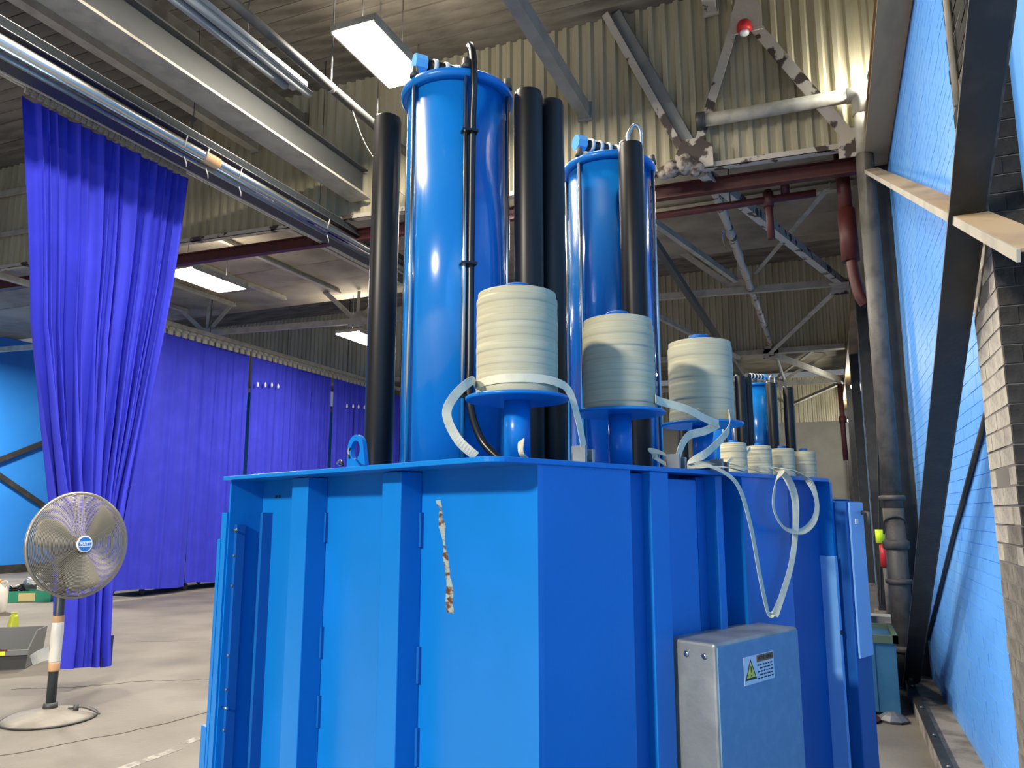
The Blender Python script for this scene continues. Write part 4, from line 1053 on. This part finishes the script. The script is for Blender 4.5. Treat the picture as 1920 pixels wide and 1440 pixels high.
mb = MB(); mb.tube(smooth_path([(.1, .08, .07), (.2, .12, .08), (.26, .17, .05), (.31, .20, .02)]), .008, 6); mb.lathe([(.02, .0), (.02, .05)], 8, (.16, .10, .05)); mb.build('cord_stub', 'bindark', o)
# head
hz = 1.345; RG = .415
hm = Matrix.Translation((.13, .03, hz)) @ Matrix.Rotation(R(-6), 4, 'Z') @ Matrix.Rotation(R(-4), 4, 'Y')
def place(ob): ob.matrix_local = hm; return ob
mb = MB(); mb.lathe([(.05, -.30), (.085, -.28), (.09, -.14), (.06, -.10)], 24, (0, 0, 0), 'x'); place(mb.build('motor', 'bindark', o))
mb = MB(); mb.box(-.27, -.12, -.045, .045, -.20, -.05); mb.tube([(-.13, 0, -.10), (-.13, 0, -.22)], .03, 12); mb.tube([(-.16, 0.04, -.06), (-.05, .10, -.14)], .012, 8); place(mb.build('yoke', 'fanwire', o))
mb = MB()
def dome(r, front):
    k = r / RG
    return (.055 - .03*k*k*k*k - .02*k) if front else (-.10 + .045*k*k)
for front in (True, False):
    for i in range(36):
        r = .065 + (RG - .065) * i / 35
        mb.tube([(dome(r, front), r*math.cos(2*math.pi*j/40), r*math.sin(2*math.pi*j/40)) for j in range(40)], .0026, 4, closed=True)
g = place(mb.build('guard_wires', 'fanwire', o)); stuff(g)
for front in (True, False):
    for k in range(6):
        a = 2*math.pi*(k + .5)/6
        mb = MB(); mb.tube([(dome(r, front) - .004, r*math.cos(a), r*math.sin(a)) for r in (.05, .12, .2, .28, .36, RG)], .0035, 5); place(mb.build('guard_spoke', 'fanwire', o))
mb = MB(); mb.tube([(-.025, RG*math.cos(2*math.pi*j/56), RG*math.sin(2*math.pi*j/56)) for j in range(56)], .014, 8, closed=True); place(mb.build('guard_rim', 'fanwire', o))
for k in range(3):
    a0_ = R(28 + 120*k); vs = []; fs = []; nr, na = 8, 8
    for i in range(nr + 1):
        r = .07 + (.37 - .07)*i/nr
        half = R(31) * (.55 + .45*math.sin(math.pi*min(1, .35 + .65*i/nr)))
        for j in range(na + 1):
            s_ = j/na - .5; an = a0_ + 2*half*s_ + .25*i/nr
            vs.append((-.02 + .075*s_*(1 - .3*i/nr), r*math.cos(an), r*math.sin(an)))
    for i in range(nr):
        for j in range(na):
            q = i*(na+1) + j; fs.append((q, q+1, q+na+2, q+na+1))
    mb = MB(); mb.add(vs, fs, True); bl = place(mb.build('blade', 'blade', o)); md = bl.modifiers.new('thickness', 'SOLIDIFY'); md.thickness = .004
mb = MB(); mb.lathe([(.07, -.06), (.07, .01), (.05, .03)], 24, (0, 0, 0), 'x'); place(mb.build('hub', 'darksteel', o))
mb = MB(); mb.lathe([(.066, .05), (.068, .056), (.064, .062)], 36, (0, 0, 0), 'x'); bd = place(mb.build('badge', 'white', o, label='round blue badge with a white rim'))
mb = MB(); mb.lathe([(.056, .0625), (.056, .0645)], 36, (0, 0, 0), 'x'); mb.build('badge_face', 'badge', bd)
mb = MB(); mb.box(.0645, .0652, -.052, .052, .014, .018); mb.box(.0645, .0652, -.052, .052, -.020, -.016); mb.build('badge_lines', 'white', bd)
text('badge_word', 'MATT', .034, 'white', bd, Matrix.Translation((.0655, 0, -.001)) @ Matrix.Rotation(R(90), 4, 'Z') @ Matrix.Rotation(R(90), 4, 'X'))

# ================================================================== THINGS ON THE FLOOR AT LEFT
o = empty('storage_bin', (-8.27, 5.79, 0), R(38)); tag(o, 'open grey plastic stacking bin with a cut front at the left edge', 'bin')
hx, hy = .34, .27
mb = MB(); mb.box(-hx, hx, -hy, hy, 0, .012); mb.build('floor_panel', 'bindark', o)
mb = MB(); mb.plate([(hx, -hy, .01), (hx, hy, .01), (hx + .03, hy, .36), (hx + .03, -hy*.2, .36), (hx + .02, -hy, .20)], (-.014, 0, 0)); mb.build('side_wall', 'bin', o)
mb = MB(); mb.plate([(-hx, -hy, .01), (-hx, hy, .01), (-hx - .03, hy, .36), (-hx - .03, -hy*.2, .36), (-hx - .02, -hy, .20)], (.014, 0, 0)); mb.build('side_wall', 'bin', o)
mb = MB(); mb.plate([(-hx, hy, .01), (hx, hy, .01), (hx + .03, hy, .36), (-hx - .03, hy, .36)], (0, .014, 0)); mb.build('back_wall', 'bin', o)
mb = MB(); mb.plate([(-hx, -hy, .01), (hx, -hy, .01), (hx + .02, -hy - .02, .16), (-hx - .02, -hy - .02, .16)], (0, .014, 0)); fw_ = mb.build('front_wall', 'bindark', o)
mb = MB(); mb.box(-hx - .03, hx + .03, -hy - .05, -hy - .01, .15, .20); mb.build('front_rim', 'bin', o)
mb = MB(); mb.box(.02, .16, -hy - .054, -hy - .05, .155, .195); mb.build('yellow_label', 'neon', o); mb = MB(); mb.box(.0, .18, -hy - .056, -hy - .05, .195, .215); mb.build('red_label', 'red', o)
mb = MB(); mb.box(-.28, -.12, -hy - .054, -hy - .05, .155, .195); mb.build('pale_label', 'galv', o)
o = empty('lime_funnel', (-9.80, 7.02, 0)); o.scale = (.72, .72, .72); tag(o, 'small lime green cone standing behind the grey bin', 'cone')
mb = MB(); mb.lathe([(.125, 0), (.125, .02), (.12, .03), (.065, .38), (.06, .42), (.045, .42), (.045, .46), (.055, .47)], 24); mb.build('body', 'lime', o)
mb = MB(); mb.lathe([(.14, 0.0), (.14, .015)], 24); mb.build('foot', 'lime', o)
o = empty('green_basket', (-13.70, 10.12, 0), R(35)); o.scale = (.85, .85, .8); tag(o, 'low green tray heaped with black and white hoses by the left wall', 'tray')
for nme, args in (('tray_floor', (-.42, .42, -.22, .22, 0, .02)), ('front_wall', (-.44, .44, -.24, -.22, 0, .24)), ('back_wall', (-.44, .44, .22, .24, 0, .24)), ('end_wall', (-.44, -.42, -.22, .22, 0, .24)), ('end_wall', (.42, .44, -.22, .22, 0, .24))):
    mb = MB(); mb.box(*args); mb.build(nme, 'green', o)
mb = MB(); mb.box(-.18, .14, -.25, -.24, .02, .20); mb.build('yellow_label', 'labelyellow', o)
BK = Matrix.Translation((-13.70, 10.12, 0)) @ Matrix.Rotation(R(35), 4, 'Z')
for i, (m_, lab) in enumerate((('white', 'white hose coil on top of the green tray'), ('rubber', 'black hose coil in the left of the green tray'), ('jug', 'off white hose coil at the right of the green tray'))):
    rr = random.Random(i); q = BK @ Vector((-.02 + (.05, -.24, .22)[i], .0, 0))
    pts = [(.14*math.cos(t*.55)*(1 + .15*math.sin(t)), .13*math.sin(t*.55), .22 + .05*i*0 + .03*math.sin(t*1.7) + t*.004 + (.06 if i == 0 else 0)) for t in range(36)]
    hb_ = MB().tube(pts, .024, 7).build('hose_coil', m_); hb_.location = q + V(0, 0, (.06, -.03, -.02)[i]); hb_.scale = (.85, .85, .85); tag(hb_, lab, 'hose', 'hoses in the green tray')
o = empty('dark_bag', (-14.9, 11.2, 0)); tag(o, 'slumped dark grey bag behind the green tray', 'bag')
mb = MB(); mb.lathe([(.30, 0), (.36, .10), (.33, .24), (.20, .36), (.06, .42), (.03, .46)], 20); mb.build('sack', 'bindark', o)
mb = MB(); mb.tube(smooth_path([(-.1, -.1, .36), (-.05, -.12, .50), (.08, -.08, .50), (.12, -.02, .36)]), .014, 7); mb.build('handle', 'rubber', o)
o = empty('plastic_jug', (-12.62, 8.72, 0), R(20)); o.scale = (.8, .8, .8); tag(o, 'milky white plastic jug at the left edge of the floor', 'jug')
mb = MB(); mb.lathe([(.17, 0), (.19, .03), (.19, .42), (.14, .52), (.05, .57), (.05, .62)], 24); mb.build('body', 'jug', o)
mb = MB(); mb.lathe([(.056, .61), (.056, .66)], 16); mb.build('cap', 'amber', o)
mb = MB(); mb.tube(smooth_path([(.10, 0, .50), (.17, 0, .56), (.17, 0, .62), (.05, 0, .60)]), .018, 8); mb.build('handle', 'jug', o)
o = empty('amber_canister', (-12.42, 8.33, 0)); o.scale = (.8, .8, .8); tag(o, 'amber plastic canister cut by the left edge of the picture', 'canister')
mb = MB(); mb.lathe([(.15, 0), (.16, .03), (.16, .34), (.11, .42), (.05, .45)], 24); mb.build('body', 'amber', o)
mb = MB(); mb.lathe([(.055, .45), (.055, .50)], 16); mb.build('cap', 'jug', o)

# blue steel bin beyond the press, by the wall
o = empty('steel_bin', (0.15, 7.50, 0)); tag(o, 'faded blue steel bin with a green grey rim at the foot of the drain pipe', 'bin')
mb = MB(); mb.box(-.15, .25, -.36, .36, .02, .58); mb.build('body', 'teal', o, .004)
mb = MB(); mb.box(-.17, .27, -.38, -.34, .56, .62); mb.box(-.17, .27, .34, .38, .56, .62); mb.box(-.17, -.13, -.38, .38, .56, .62); mb.box(.23, .27, -.38, .38, .56, .62); mb.build('rim', 'tealrim', o)
mb = MB(); mb.box(.06, .09, -.372, -.36, .03, .56); mb.build('corner_rib', 'teal', o)
mb = MB(); mb.box(-.14, .24, -.34, .34, 0, .02); mb.build('skid', 'grime', o)
for i, (x, y, lab, m_) in enumerate(((.13, 6.92, 'brown crumpled rag on the floor before the blue bin', 'red'), (.33, 6.98, 'dirty grey scrap on the floor before the blue bin', 'steel'))):
    rr = random.Random(i + 3)
    mb = MB(); mb.lathe([(.10 + .03*rr.random(), 0), (.12, .02), (.07 + .03*rr.random(), .05), (.03, .07)], 9, (0, 0, 0), smooth=False); q = mb.build('floor_scrap', m_); q.location = (x, y, 0); q.rotation_euler = (0, 0, i); tag(q, lab, 'scrap')
o = empty('pallet_board', (0.30, 9.9, 0)); tag(o, 'pale timber stack on the floor beyond the blue bin', 'timber')
for k in range(5):
    mb = MB(); mb.box(-.22, .22, -.5 + .3*k, -.23 + .3*k, 0, .5 - .06*k); mb.build('board', 'pipelight', o)
